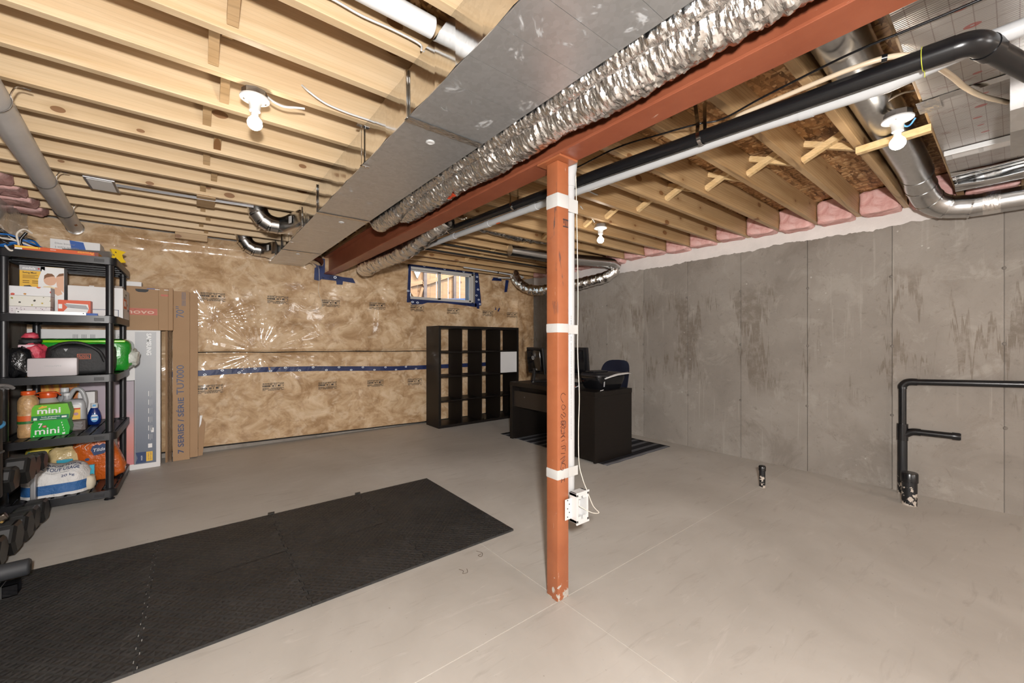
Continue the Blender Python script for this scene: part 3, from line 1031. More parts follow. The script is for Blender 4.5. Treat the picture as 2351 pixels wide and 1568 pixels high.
# felt-pen scrawl running down the near face
PEN = basic('felt_pen', (.085, .022, .012), .6)
yq = py0 - .0008
def pen(strokes, x0, z0, s):
    g = G()
    for st in strokes:
        pts = [(x0 + p[1] * s, yq, z0 - p[0] * s) for p in st]
        if len(pts) > 2:
            pts = spline(pts, 5)
        g.tube(pts, .0016, 4)
    g.build('scrawl', PEN, post)
C_ = [[(0.0, .9), (-.25, .5), (0, .1), (.5, .15), (.9, .5)], [(1.2, .6), (1.5, .9), (1.8, .5), (1.4, .2), (1.1, .5)], [(2.1, .5), (2.4, .9), (2.7, .7), (2.3, .2), (2.6, .1), (2.9, .4)],
      [(3.2, .8), (3.6, .7), (3.5, .1), (3.1, .3), (3.5, .5), (3.9, .0)], [(4.1, .7), (4.6, .6), (4.7, .2), (4.2, .1)], [(5.0, .7), (5.1, .1)], [(5.5, .7), (5.6, .2)], [(6.0, .15), (6.05, .15)]]
pen(C_, px0 + .018, .99, .0395)
D_ = [[(0, .1), (.9, .9), (.1, .95), (0, .4)], [(1.0, .8), (.9, .2), (1.5, .3)], [(1.6, .9), (2.2, .1)], [(1.9, .5), (2.2, .9)],
      [(3.4, .1), (3.4, .9), (4.1, .9)], [(3.7, .3), (3.7, .8)], [(4.3, .1), (4.4, .9)], [(5.1, .0), (4.8, .9), (5.6, .2), (5.3, .9)], [(6.4, .9), (5.9, .9), (5.7, .3), (6.4, .1), (6.6, .5), (6.2, .5)], [(7.6, .2), (8.2, .2), (7.9, .2), (7.9, .8), (7.6, .8), (8.2, .8)]]
pen(D_, px0 + .018, .865, .036)
INKB = basic('stencil_ink', (.05, .03, .03), .7)
for a, b in (((.036, 1.838), (.072, 1.845)), ((.036, 1.805), (.072, 1.811)), ((.040, 1.822), (.044, 1.838)), ((.050, 1.812), (.054, 1.836)), ((.062, 1.812), (.066, 1.838))):
    G().box((px0 + a[0] , yq - .0003, a[1]), (px0 + b[0], yq + .0004, b[1])).build('stencil_mark', INKB, post)

# vacuum tube down the post, loose wire and outlet box
vt = thing('vacuum_tube', 'white plastic vacuum tube strapped down beside the orange post', 'pipe', (1.492, 1.405, .5))
G().tube([(1.492, 1.405, .48), (1.492, 1.405, 2.345)], .0245, 20).build('tube', PVC, vt, 50)
G().tube([(1.492, 1.405, 2.03), (1.492, 1.405, 2.08), (1.495, 1.405, 2.12), (1.50, 1.405, 2.17)], [.029, .029, .034, .034], 20).build('coupling', PVC, vt, 50)
text('2"/50mm PVC VACUUM TUBING MADE IN CANADA FOR TIP TOP PARTS', (1.492 - .012, 1.405 - .0247, .76), (0, 0, 1), (-.75, 0, 0), .62, .007, GREYI, vt)
ob = thing('outlet_box', 'white open electrical outlet box hanging beside the orange post', 'outlet box', (1.487, 1.35, .357))
g = G()
X0b, X1b, Y0b, Z0b, Z1b = 1.447, 1.531, 1.315, .368, .512
for a, b in (((X0b, Z0b), (X0b + .011, Z1b)), ((X1b - .011, Z0b), (X1b, Z1b)), ((X0b, Z0b), (X1b, Z0b + .016)), ((X0b, Z1b - .016), (X1b, Z1b))):
    g.box((a[0], Y0b, a[1]), (b[0], Y0b + .05, b[1]), .002)
g.build('shell', WHITEP, ob)
G().box((X0b + .004, Y0b + .046, Z0b + .004), (X1b - .004, Y0b + .050, Z1b - .004)).build('back_plate', WHITEP, ob)
for a, b in (((X0b + .008, Z0b + .012), (X0b + .034, Z0b + .030)), ((X1b - .034, Z0b + .012), (X1b - .008, Z0b + .030)), ((X0b + .008, Z1b - .030), (X0b + .034, Z1b - .012)), ((X1b - .034, Z1b - .030), (X1b - .008, Z1b - .012))):
    G().box((a[0], Y0b + .002, a[1]), (b[0], Y0b + .012, b[1]), .003).build('screw_boss', WHITEP, ob)
for zz in (Z0b - .006, Z1b - .004):
    G().box((X0b - .004, Y0b - .003, zz), (X1b + .004, Y0b + .003, zz + .010), .002).build('mounting_ear', WHITEP, ob)
g = G().box((X0b - .045, Y0b + .034, Z0b + .018), (X0b + .004, Y0b + .037, Z1b - .026), .001)
g.build('nail_flange', WHITEP, ob)
for z in (.385, .405, .425, .445, .465):
    G().lathe([(.003, 0), (.003, .0012)], (X0b - .03 + (.012 if int(z * 1000) % 40 == 5 else 0), Y0b + .0335, z + .015), 8, (0, -1, 0)).build('nail_hole', INK, ob)
G().tube([(1.487 + .022 * math.cos(t), Y0b + .043, .44 + .022 * math.sin(t)) for t in np.linspace(0, 2 * math.pi, 21)], .003, 6).build('knockout_ring', WHITEP, ob, 60)
WIRE = basic('cream_wire', (.70, .64, .56), .45)
wire = spline([(1.516, 1.39, 2.2), (1.522, 1.385, 1.9), (1.526, 1.38, 1.5), (1.524, 1.38, 1.2), (1.536, 1.38, .98), (1.53, 1.38, .80), (1.523, 1.37, .64), (1.528, 1.35, .56), (1.54, 1.33, .50), (1.56, 1.31, .43), (1.592, 1.30, .392), (1.55, 1.305, .40), (1.50, 1.325, .43), (1.475, 1.34, .45)], 8)
tag(G().tube(wire, .0023, 6).build('low_voltage_wire', WIRE, None, 60), 'thin cream wire running down the post into the open outlet box', 'wire')

# ================================================================ supply trunk duct with take-offs
du = thing('supply_duct', 'large rectangular galvanised supply duct beside the red beam', 'duct', (.9, 2.0, 2.197))
dx0, dx1, dz0, dz1 = .71, 1.085, 2.197, 2.396
secs = [-1.6, .0, 1.605, 3.18, 4.70, 5.60]
for i, (a, b) in enumerate(zip(secs[:-1], secs[1:])):
    a2, b2 = a + .002, b - .002
    g = G().add([(dx0, a2, dz0), (dx0, b2, dz0), (dx0, b2, dz1), (dx0, a2, dz1)], [(0, 3, 2, 1)])
    # shallow cross-breaks pressed into the side
    n = max(3, int((b - a) / .155))
    g = G()
    for k in range(n):
        y0 = a2 + (b2 - a2) * k / n; y1 = a2 + (b2 - a2) * (k + 1) / n
        d = .0022 * (1 if k % 2 else -1)
        ym = (y0 + y1) / 2
        g.add([(dx0, y0, dz0), (dx0 - d, ym, dz0 + .004), (dx0 - d, ym, dz1), (dx0, y0, dz1), (dx0, y1, dz0), (dx0, y1, dz1)], [(0, 3, 2, 1), (1, 2, 5, 4)])
    g.f = [f[::-1] for f in g.f]
    g.build('side_panel', GALV_SIDE, du)
    g = G()
    for k in range(n):
        y0 = a2 + (b2 - a2) * k / n; y1 = a2 + (b2 - a2) * (k + 1) / n
        d = .0016 if k % 2 else 0
        g.box((dx0 + .001, y0 + .0006, dz0 - .0012), (dx1, y1 - .0006, dz0 + .003 + d))
    g.build('bottom_panel', GALV_BOT, du)
    G().box((dx0 + .004, a2, dz0 + .004), (dx1 - .001, b2, dz1)).build('casing', GALV, du)
    if i and i < 5:
        g = G().box((dx0 - .010, a - .012, dz0 - .006), (dx0 + .001, a + .012, dz1), .003)
        g.build('drive_cleat', GALV_SIDE, du)
        g = G()
        g.grid(24, 6, lambda u, v: (dx0 - .004 + (dx1 - dx0 + .004) * u, a - .022 + .044 * v, dz0 - .0045 - .004 * abs(mnoise.noise(Vector((u * 14, v * 3, i))))))
        g.build('seam_tape', FOIL if i == 2 else GALV, du, 30)
G().prism([(dx0, dz0), (dx1, dz0), (dx1, dz1), (dx0, dz1)], (0, 5.60, 0), (1, 0, 0), (0, 0, 1), (0, .012, 0)).build('end_cap', GALV, du)
g = G().tube(spline([(1.06, 5.30, 2.27), (1.14, 5.36, 2.27), (1.22, 5.45, 2.26), (1.25, 5.58, 2.25)], 5), .066, 20)
g.build('take_off', GALV, du, 50)
for x, y in ((.88, 1.728), (.919, 3.328), (.885, 4.83)):
    G().lathe([(.021, 0), (.021, -.003), (.014, -.005), (.010, -.003)], (x, y, dz0 - .001), 18).build('plug', WHITEP, du, 40)
tag_m = basic('barcode_sticker', (.70, .70, .69), .5)
def takeoff(y0, y1, yc, label):
    """flat boot on the duct side that turns round and elbows up into the joist bay"""
    root = thing('duct_elbow', label, 'duct elbow', (.6, yc, 2.2))
    zc = 2.292
    n = 28
    vs, fs = [], []
    for s in range(7):
        t = s / 6
        x = .709 - .115 * t
        e = t * t * (3 - 2 * t)
        for k in range(n):
            a = 2 * math.pi * k / n
            sq = 1 / max(abs(math.cos(a)), abs(math.sin(a)))
            ry, rz = (y1 - y0) / 2 * sq * math.cos(a), .075 * sq * math.sin(a)
            py, pz = (y0 + y1) / 2 + ry, 2.288 + rz
            vs.append((x, py * (1 - e) + (yc + .074 * math.cos(a)) * e, pz * (1 - e) + (zc + .074 * math.sin(a)) * e))
    for s in range(6):
        for k in range(n):
            fs.append((s * n + k, s * n + (k + 1) % n, (s + 1) * n + (k + 1) % n, (s + 1) * n + k))
    G().add(vs, fs).build('boot', GALV, root, 40)
    pts = [(.596, yc, zc), (.535, yc, zc + .004), (.482, yc, zc + .034), (.447, yc, zc + .085), (.430, yc, zc + .15), (.425, yc, zc + .26)]
    for a in range(4):
        G().tube(pts[a:a + 2], .074, n).build('gore', GALV, root, 40)
        p, q = Vector(pts[a + 1]), Vector(pts[a + 2]); d = (q - Vector(pts[a])).normalized()
        G().tube([p - d * .006, p + d * .006], .0785, n).build('bead', GALV_SIDE, root, 40)
    G().tube(pts[4:], .073, n).build('riser', GALV, root, 40)
    G().box((.704, y0 - .012, 2.205), (.712, y1 + .012, 2.372), .002).build('collar', GALV_SIDE, root)
    c = Vector((.655, (y0 + yc) / 2 - .10, 2.262))
    ux, uy = Vector((-.45, .25, .15)).normalized(), Vector((.1, -.1, 1)).normalized()
    c = Vector((.668, y0 + (yc - y0) * .12 - .01, 2.262))
    nx = Vector((-.55, -.83, 0)).normalized(); ux = Vector((.83, -.55, 0)); uy = Vector((0, 0, 1))
    c = Vector((.655, (y0 * .62 + yc * .38) - .045, 2.268))
    nx = Vector((-.948, -.317, 0)); ux = Vector((.317, -.948, 0)); ux = Vector((0, 0, 1)).cross(nx)
    c = Vector((.668, (y0 * .55 + (yc - .074) * .45), 2.262)) + nx * .022 - ux * .022
    decal(rect(.045, .06), c, ux, uy, tag_m, root, 'sticker', .001)
    for k in range(6):
        decal(rect(.022, .003), c + ux * .006 + uy * (.008 + .0085 * k) + ux.cross(uy) * .0014, ux, uy, GREYI, root, 'barcode', .0004)
takeoff(3.71, 4.12, 4.128, 'round metal take-off elbow curving up from the duct into the joists')
takeoff(5.10, 5.42, 5.337, 'second round take-off elbow on the duct nearest the insulated wall')

def hanger(y):
    h = thing('duct_hanger', 'thin bent metal strap holding the duct side' + (' at the white wire' if y < 3 else ' by the far elbow'), 'strap', (dx0, y, 2.2))
    g = G().box((dx0 - .014, y - .007, dz0 - .012), (dx0 - .011, y + .007, ZL)).box((dx0 - .014, y - .007, dz0 - .012), (dx0 + .03, y + .007, dz0 - .009))
    g.box((dx0 - .035, y - .012, ZL - .004), (dx0 - .004, y + .012, ZL - .001))
    g.build('strap', GALV_SIDE, h)
    G().lathe([(.006, 0), (.005, -.005)], (dx0 + .012, y, dz0 - .012), 8).build('screw', CHROME, h)
hanger(2.166); hanger(4.25)

# ================================================================ foil-wrapped ducts
def foil_body(name, fn, nu, nv, parent, seed, amp, closed=True):
    """skin fn(u, v) -> (point, normal, s, girth) crumpled into sharp facets and cross folds"""
    def f(u, v):
        p, nr, sl, gi = fn(u, v)
        th = 2 * math.pi * u
        cx, sx = math.cos(th) * gi * 9, math.sin(th) * gi * 9
        wx = mnoise.noise(Vector((cx * .8 + seed, sx * .8, sl * 7)))
        wy = mnoise.noise(Vector((cx * .8, sx * .8 + 4, sl * 9 + seed)))
        d, _ = mnoise.voronoi(Vector((cx * 1.7 + seed * 3 + wx, sx * 1.7 + wy, sl * 26 + 1.6 * wx)))
        a = min(.9, d[1] - d[0])
        d2, _ = mnoise.voronoi(Vector((cx * 3.6 + wy, sx * 3.6 + seed, sl * 60 + 2 * wy)))
        b = min(.8, d2[1] - d2[0])
        w = mnoise.noise(Vector((cx * .5, sx * .5, sl * 4.5 + seed)))
        return Vector(p) + Vector(nr) * ((a * 1.1 + b * .55 + w * 1.0 - .5) * amp)
    g = G().grid(nu, nv, f, None, closed)
    return g.build(name, FOIL, parent, 22)

fw = thing('foil_wrapped_ducts', 'crumpled silver foil wrap around twin ducts between beam and main duct', 'foil duct', (1.2, 1.4, 2.2))
def lobe(cx, cz, rx, rz, y0, y1, sd):
    def fn(u, v):
        y = y0 + (y1 - y0) * v
        th = 2 * math.pi * u
        k = 1 + .08 * mnoise.noise(Vector((y * 1.7, sd, 0))) + .05 * mnoise.noise(Vector((y * 4.5, sd, math.cos(th))))
        end = max(0, (y - (y1 - .22)) / .22)
        wide = max(0, min(1, (y - 2.3) / .6)) if sd == 1 else 0
        k *= 1 + .55 * wide
        zc = cz + .07 * end * end
        kk = k * (1 - .25 * end * end)
        nr = (math.cos(th), 0, math.sin(th))
        return (cx + .045 * wide + rx * kk * math.cos(th), y, zc + rz * kk * math.sin(th)), nr, y, .1
    return fn
foil_body('inner_wrap', lobe(1.135, 2.272, .050, .095, -1.0, 3.36, 1), 52, 900, fw, 1, .011)
foil_body('outer_wrap', lobe(1.240, 2.262, .094, .130, -1.0, 3.02, 2), 64, 880, fw, 2, .013)
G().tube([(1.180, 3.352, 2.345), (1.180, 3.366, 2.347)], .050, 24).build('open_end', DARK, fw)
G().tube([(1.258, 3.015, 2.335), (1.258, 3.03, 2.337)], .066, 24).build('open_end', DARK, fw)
decal([(0, 0), (.05, .012), (.10, 0), (.09, .03), (.05, .028), (.02, .05), (.012, .03)], (1.215, 2.10, 2.140), (.2, 1, 0), (.6, -.1, -.06), basic('orange_overspray', (.62, .06, .015), .5), fw, 'spray_mark', .004)

def flex(name, label, pts, r, seed, nv, n=8, cat='flex duct', sl=1.0):
    P = spline(pts, 10)
    root = thing(name, label, cat, P[0])
    # arc-length resample
    L = [0]
    for a, b in zip(P[:-1], P[1:]):
        L.append(L[-1] + (b - a).length)
    T = []
    def at(s):
        s *= L[-1]
        for i in range(len(L) - 1):
            if s <= L[i + 1]:
                t = (s - L[i]) / max(1e-6, L[i + 1] - L[i])
                return P[i].lerp(P[i + 1], t), (P[i + 1] - P[i]).normalized()
        return P[-1], (P[-1] - P[-2]).normalized()
    def fn(u, v):
        c, t = at(v)
        up = Vector((0, 0, 1))
        x = up - t * up.dot(t)
        if x.length < .15:
            x = Vector((1, 0, 0)) - t * t.x
        x.normalize(); y = t.cross(x)
        th = 2 * math.pi * u
        nr = x * math.cos(th) + y * math.sin(th)
        rr = r * (1 + .05 * math.sin(v * L[-1] * 60) * sl)
        return c + nr * rr, nr, v * L[-1], r
    foil_body('foil_sleeve', fn, 36, nv, root, seed, .010)
    return root
flex('flexible_duct', 'silver flexible duct looping down under the beam beside the window', [(1.70, 3.02, 2.30), (1.64, 3.25, 2.22), (1.60, 3.6, 2.135), (1.58, 4.1, 2.12), (1.555, 4.6, 2.115), (1.60, 4.86, 2.12), (1.72, 4.97, 2.16), (1.82, 4.90, 2.26), (1.84, 4.85, 2.38)], .083, 5, 210)
flex('flexible_duct', 'silver flexible duct sagging in a loop near the bare concrete wall', [(4.10, 5.10, 2.36), (4.10, 5.02, 2.24), (4.15, 4.88, 2.12), (4.20, 4.68, 2.055), (4.22, 4.4, 2.04), (4.26, 4.05, 2.06), (4.33, 3.72, 2.085), (4.41, 3.46, 2.14), (4.49, 3.37, 2.24)], .078, 6, 210)
sp_ = thing('round_duct', 'dull round duct running under the joists to the sagging flexible duct', 'duct', (4, 3.4, 2.3))
G().tube(spline([(4.50, 3.36, 2.25), (4.40, 3.38, 2.30), (4.2, 3.42, 2.305), (3.6, 3.55, 2.30), (2.9, 3.68, 2.32)], 6), .068, 24).build('pipe', GALV, sp_, 50)
G().tube([(4.36, 3.39, 2.30), (4.34, 3.395, 2.301)], .0715, 24).build('bead', GALV_SIDE, sp_, 50)
flex('flexible_duct', 'dark foil flexible duct tucked up between the joists near the window', [(1.75, 3.30, 2.44), (2.2, 3.32, 2.42), (2.7, 3.33, 2.41), (3.2, 3.33, 2.43), (3.6, 3.34, 2.46)], .07, 8, 150)
for k, yy in enumerate((4.0, 4.35)):
    tag(G().tube([(1.6, yy, ZR - .006), (2.6, yy + .01, ZR - .006), (4.3, yy, ZR - .006)], .011, 8).build('conduit', basic('black_conduit', (.02, .02, .02), .4), None, 60),
        ('black cable run under the joists in front of the window, nearer one' if k == 0 else 'black cable run under the joists in front of the window, farther one'), 'cable')
hs = thing('hose', 'white flexible hose with black clips under the joists above the window', 'hose', (3.9, 5.1, 2.33))
G().tube(spline([(3.1, 5.03, 2.338), (3.6, 5.06, 2.338), (4.0, 5.09, 2.335), (4.3, 5.12, 2.33), (4.33, 5.2, 2.32), (4.2, 5.32, 2.325), (4.0, 5.4, 2.32)], 8), .011, 10).build('tube', PVC, hs, 60)
for p in ((3.75, 5.07), (4.05, 5.095), (4.3, 5.13)):
    G().tube([(p[0] - .008, p[1], 2.335), (p[0] + .008, p[1] + .002, 2.335)], .016, 10).build('clip', ABS, hs, 60)

# ================================================================ drain pipe, vacuum main, water lines, cables
bp = thing('drain_pipe', 'black plastic drain pipe slung under the joists with an elbow at its near end', 'pipe', (1.85, 1.5, 2.2))
BPTS = [(1.85, 5.3, 2.318), (1.85, 4.6, 2.312), (1.85, 3.66, 2.294), (1.85, 1.48, 2.226), (1.85, .654, 2.188), (1.85, .16, 2.164)]
G().tube(BPTS, .0302, 24).build('pipe', ABS, bp, 60)
G().tube([(1.85, .185, 2.165), (1.85, .115, 2.1615)], .0355, 24).build('hub', ABS, bp, 60)
G().tube(spline([(1.85, .125, 2.162), (1.852, .100, 2.161), (1.862, .080, 2.160), (1.882, .066, 2.159), (1.915, .054, 2.158)], 5), .0345, 24).build('elbow', ABS, bp, 60)
G().tube([(1.905, .0575, 2.158), (1.945, .0443, 2.157)], .0365, 24).build('hub', ABS, bp, 60)
G().tube([(1.93, .0493, 2.157), (4.50, -.80, 2.07)], .0302, 24).build('branch', ABS, bp, 60)
G().tube([(1.85 + .037 * math.cos(t), .186, 2.165 + .037 * math.sin(t)) for t in np.linspace(0, 6.28, 25)] + [(1.886, .185, 2.12)], .0012, 5).build('cement_drip', basic('yellow_cement', (.5, .52, .06), .4), bp)
vm = thing('vacuum_main', 'long white plastic vacuum pipe under the black drain pipe', 'pipe', (1.93, 1.5, 2.2))
VP = [(1.93, 4.9, 2.275), (1.93, 4.0, 2.26), (1.93, 1.6, 2.212), (1.93, .682, 2.187), (1.93, .282, 2.160), (1.93, .05, 2.185), (1.93, -1.2, 2.19)]
G().tube(VP, .0252, 22).build('pipe', PVC, vm, 60)
for a, b in (((1.93, .545, 2.178), (1.93, .50, 2.175)), ((1.93, 2.78, 2.2356), (1.93, 2.72, 2.2344)), ((1.93, 2.2, 2.224), (1.93, 2.13, 2.2226)), ((1.93, 3.35, 2.247), (1.93, 3.28, 2.2456))):
    G().tube([a, b], .0285, 22).build('coupling', PVC, vm, 60)
decal(rect(.05, .012), (1.93 - .012, 2.62, 2.2315 - .0262), (0, -1, 0), (.9, 0, -.3), ORANGE, vm, 'sticker', .001)
# perforated strap hangers on the drain pipe
def chain(x, y, z, nm, lb):
    root = thing('pipe_strap', lb, 'strap', (x, y, z))
    pts = [(x + .034, y, ZR + .02), (x + .036, y, z + .02), (x + .026, y, z - .02), (x, y, z - .034), (x - .026, y, z - .02), (x - .036, y, z + .01), (x - .034, y, z + .06), (x - .05, y + .01, ZR + .04)]
    P = spline(pts, 5)
    for a, b in zip(P[:-1:1], P[1::1]):
        d = b - a
        m = (a + b) / 2
        G().bar(a, b, .0016, .017, (0, 1, 0) if abs(d.normalized().y) < .9 else (1, 0, 0)).build('strap_link', GALV_SIDE, root)
chain(1.85, .91, 2.2, 'a', 'perforated metal strap looped round the black drain pipe near the red beam')
chain(1.85, 2.30, 2.2516, 'b', 'thin metal strap round the black drain pipe halfway to the window')
chain(1.85, 3.25, 2.281, 'c', 'thin metal strap round the black drain pipe nearest the window')

PEX = basic('beige_pex', (.70, .56, .40), .4)
px = thing('water_line', 'beige plastic water line crossing the foil covered joists', 'pipe', (2.05, .6, 2.33))
G().tube(spline([(2.10, 2.6, 2.345), (2.09, 1.6, 2.341), (2.085, .936, 2.339), (2.054, .82, 2.338), (2.05, .673, 2.337), (2.044, .50, 2.335), (2.045, .40, 2.333), (2.06, .311, 2.33), (2.11, .25, 2.328), (2.22, .205, 2.326), (2.40, .16, 2.324), (2.55, .13, 2.322), (2.70, .085, 2.32), (2.85, .02, 2.32)], 6), .0098, 12).build('tube', PEX, px, 60)
G().tube([(2.058, .318, 2.3303), (2.062, .302, 2.3297)], .014, 10).build('clip', ABS, px, 60)
tag(G().tube(spline([(1.885, 1.9, 2.345), (1.885, 1.694, 2.344), (1.866, 1.385, 2.341), (1.92, 1.155, 2.338), (1.97, .993, 2.337), (2.02, .889, 2.336), (1.983, .701, 2.337), (1.95, .458, 2.338), (1.935, .326, 2.333), (1.945, .078, 2.33), (1.95, -.8, 2.33)], 6), .0045, 8).build('black_cable', ABS, None, 60), 'thin black cable stapled along the joists above the drain pipe', 'cable')

# round pipe in the joist bay with its elbow and the run along the wall
rp = thing('round_duct', 'shiny round duct in the joist bay turning along the concrete wall top', 'duct', (3, .43, 2.4))
PA = [(1.52, .43, 2.447), (2.4, .43, 2.447), (3.70, .43, 2.437)]
G().tube(PA, .088, 32).build('pipe', GALV, rp, 50)
PB = spline([(3.70, .43, 2.437), (3.95, .43, 2.425), (4.12, .425, 2.375), (4.25, .395, 2.30), (4.335, .32, 2.245), (4.365, .2, 2.222)], 4)
for k in range(0, len(PB) - 4, 4):
    G().tube(PB[k:k + 5], .088 - .0005 * k, 32).build('gore', GALV, rp, 50)
    p, q = PB[k + 4], PB[min(k + 5, len(PB) - 1)]
    d = (q - PB[k + 3]).normalized()
    G().tube([p - d * .005, p + d * .005], .091 - .0005 * k, 32).build('bead', GALV_SIDE, rp, 50)
G().tube([(4.365, .2, 2.222), (4.365, -.05, 2.22), (4.365, -1.4, 2.21)], .0775, 32).build('pipe', GALV, rp, 50)
G().tube([(4.365, .14, 2.222), (4.365, .06, 2.2215)], .0795, 32).build('foil_tape', FOIL, rp, 50)
decal(rect(.05, .03), (4.35, .285, 2.165), (.35, -.9, 0), (.25, .1, .9), tag_m, rp, 'sticker', .001)
p_end = thing('pipe_end_ring', 'shiny ring clamp on the round duct close under the beam', 'clamp', (1.62, .43, 2.47))
G().tube([(1.60, .43, 2.447), (1.615, .43, 2.447)], .092, 28).build('band', GALV_SIDE, p_end, 50)

# foil board under the near joists, register strip, crumpled pan, plenum
fbd = thing('foil_board', 'silver foil board with printed grid nailed under the near joists', 'board', (2.6, -.3, 2.34))
for i, (a, b) in enumerate(((1.50, 2.62), (2.624, 3.86))):
    g = G().grid(40, 22, lambda u, v: (a + (b - a) * u, .262 - 1.35 * v, ZR - .004 + .0035 * mnoise.noise(Vector((u * 8 + i * 3, v * 6, 2))) - .004))
    g.build('sheet', FOILB, fbd, 180)
g = G().grid(30, 4, lambda u, v: (2.60 + .055 * v + .01 * mnoise.noise(Vector((u * 9, 2, v))), .262 - 1.35 * u, ZR - .0115 - .003 * abs(mnoise.noise(Vector((u * 30, v * 4, 5))))))
g.build('foil_tape', GALV_SIDE, fbd, 30)
g = G().grid(14, 8, lambda u, v: (2.60 + .14 * u, .285 - .075 * v, ZR - .012 - .006 * abs(mnoise.noise(Vector((u * 12, v * 6, 8))))))
g.build('foil_tape', FOIL, fbd, 30)
reg = thing('register_strip', 'white plastic register strip with two frosted windows on the foil board', 'register', (3.45, .1, 2.33))
RX0, RX1, RY0, RY1 = 3.385, 3.52, -.03, .255
G().box((RX0, RY0, ZR - .026), (RX1, RY1, ZR - .012), .002).build('tray', WHITEP, reg)
G().box((RX0 - .006, RY0, ZR - .040), (RX0 + .004, RY1, ZR - .012), .002).build('lip', WHITEP, reg)
for y0, y1 in ((.128, .228), (.0, .11)):
    G().box((RX0 + .018, y0, ZR - .0285), (RX1 - .022, y1, ZR - .0262), .0008).build('frosted_panel', PAPERW, reg)
pan = thing('joist_pan', 'crumpled shiny sheet metal pan under the joists by the wall', 'sheet metal', (4.1, -.2, 2.34))
g = G().grid(30, 30, lambda u, v: (3.85 + .40 * u, .262 - 1.3 * v, ZR - .012 - .022 * abs(mnoise.noise(Vector((u * 3, v * 4, 3)))) - .035 * math.exp(-((u - .92) / .1) ** 2)))
g.build('sheet', GALV_SIDE, pan, 180)
for k in range(5):
    G().lathe([(.005, 0), (.004, -.004)], (3.88 + k * .08, .248, ZR - .014), 8).build('screw', STEELD, pan)
pl = thing('return_boot', 'bright sheet metal return boot beside the beige water line', 'duct', (2.75, -.3, 2.2))
g = G().prism([(2.52, 2.335), (2.52, 2.16), (2.60, 2.10), (2.95, 2.10), (2.95, 2.335)], (0, .012, 0), (1, 0, 0), (0, 0, 1), (0, -.24, 0))
g.build('shell', GALV, pl)
G().box((2.86, -.30, 2.19), (3.12, .004, 2.335), .003).build('flange_box', GALV, pl)

# grey vent pipe on wire hangers over the shelf
vp = thing('vent_pipe', 'fat grey plastic vent pipe slung under the joists above the storage shelf', 'pipe', (-.8, 4.2, 2.33))
VA, VB = Vector((-.62, 1.75, 2.318)), Vector((-.885, 5.60, 2.334))
G().tube([VA, VB], .057, 28).build('pipe', GPVC, vp, 60)
d = (VB - VA).normalized()
G().tube([VB - d * .03, VB + d * .004], [.064, .067], 28).build('end_ring', CHROME, vp, 60)
decal(rect(.05, .022), VB - d * .42 + Vector((.03, 0, -.052)), (0, 1, 0), (.75, 0, .45), basic('tan_sticker', (.36, .16, .07), .6), vp, 'sticker', .001)
def wire_hang(yj, lb):
    t = (yj - VA.y) / (VB.y - VA.y)
    c = VA.lerp(VB, t)
    pts = [(c.x + .11, yj + .02, ZL - .002), (c.x + .075, yj - .005, ZL - .012)] + [(c.x + .0605 * math.cos(a), yj - .02 * math.sin(a), c.z + .0605 * math.sin(a)) for a in np.linspace(.35, -math.pi - .35, 14)] + [(c.x - .075, yj, ZL - .004)]
    tag(G().tube(spline(pts, 3), .0032, 6).build('hanger_wire', CHROME, None, 60), lb, 'wire hanger')
wire_hang(2.78, 'twisted wire hanger round the grey vent pipe, closest to the camera')
wire_hang(4.0, 'twisted wire hanger round the middle of the grey vent pipe')
wire_hang(4.86, 'twisted wire hanger round the grey vent pipe nearest the insulated wall')

# white pipe in the near left bay, cables on the left joists
tag(G().tube([(XL + .05, 1.37, 2.432), (.705, 1.37, 2.434)], .036, 26).build('white_pipe', basic('white_pvc', (.80, .80, .80), .28), None, 60), 'fat white plastic pipe in the joist bay above the main duct', 'pipe')
tag(G().tube(spline([(.30, 1.476, 2.43), (.374, 1.474, 2.437), (.478, 1.476, 2.432), (.593, 1.474, 2.436), (.70, 1.47, 2.43), (.705, 1.46, 2.40)], 6), .0042, 8).build('white_cable', WHITEP, None, 60), 'white cable looping along the joist below the fat white pipe', 'cable')
tag(G().tube(spline([(.262, 2.185, 2.404), (.30, 2.20, 2.392), (.345, 2.205, 2.388), (.39, 2.19, 2.393), (.43, 2.184, 2.40)], 6), .0055, 8).build('white_cable', WHITEP, None, 60), 'short white cable running from the bulb holder nearest the main duct', 'cable')
tag(G().tube(spline([(.405, 2.115, 2.47), (.43, 2.085, 2.435), (.50, 2.082, 2.405), (.60, 2.082, 2.395), (.712, 2.09, 2.40)], 6), .0048, 8).build('white_cable', WHITEP, None, 60), 'white cable coming out of a hole in the joist towards the duct', 'cable')
tag(G().tube(spline([(1.95, 2.0, 2.48), (2.2, 2.02, 2.42), (2.45, 2.04, 2.40), (2.62, 2.08, 2.43)], 6), .006, 8).build('grey_cable', PVC, None, 60), 'grey cable sagging between the joists beside the far bulb', 'cable')
tag(G().tube(spline([(2.62, 2.34, 2.42), (2.72, 2.36, 2.372), (2.82, 2.38, 2.36), (2.90, 2.42, 2.352)], 6), .005, 8).build('grey_cable', PVC, None, 60), 'short grey cable feeding the far bulb holder', 'cable')

lp = thing('ceiling_panel', 'flat white square panel light framed in metal under the left joists', 'panel light', (-.52, 4.14, 2.38))
G().box((-.60, 4.0, ZL - .012), (-.44, 4.29, ZL - .001), .003).build('frame', STEELD, lp)
G().box((-.585, 4.02, ZL - .0155), (-.455, 4.27, ZL - .0118), .002).build('diffuser', PAPERW, lp)
G().bar((-.44, 4.10, ZL - .006), (.40, 4.02, ZL - .006), .02, .006, (0, 1, 0)).build('metal_strip', STEELD, lp)

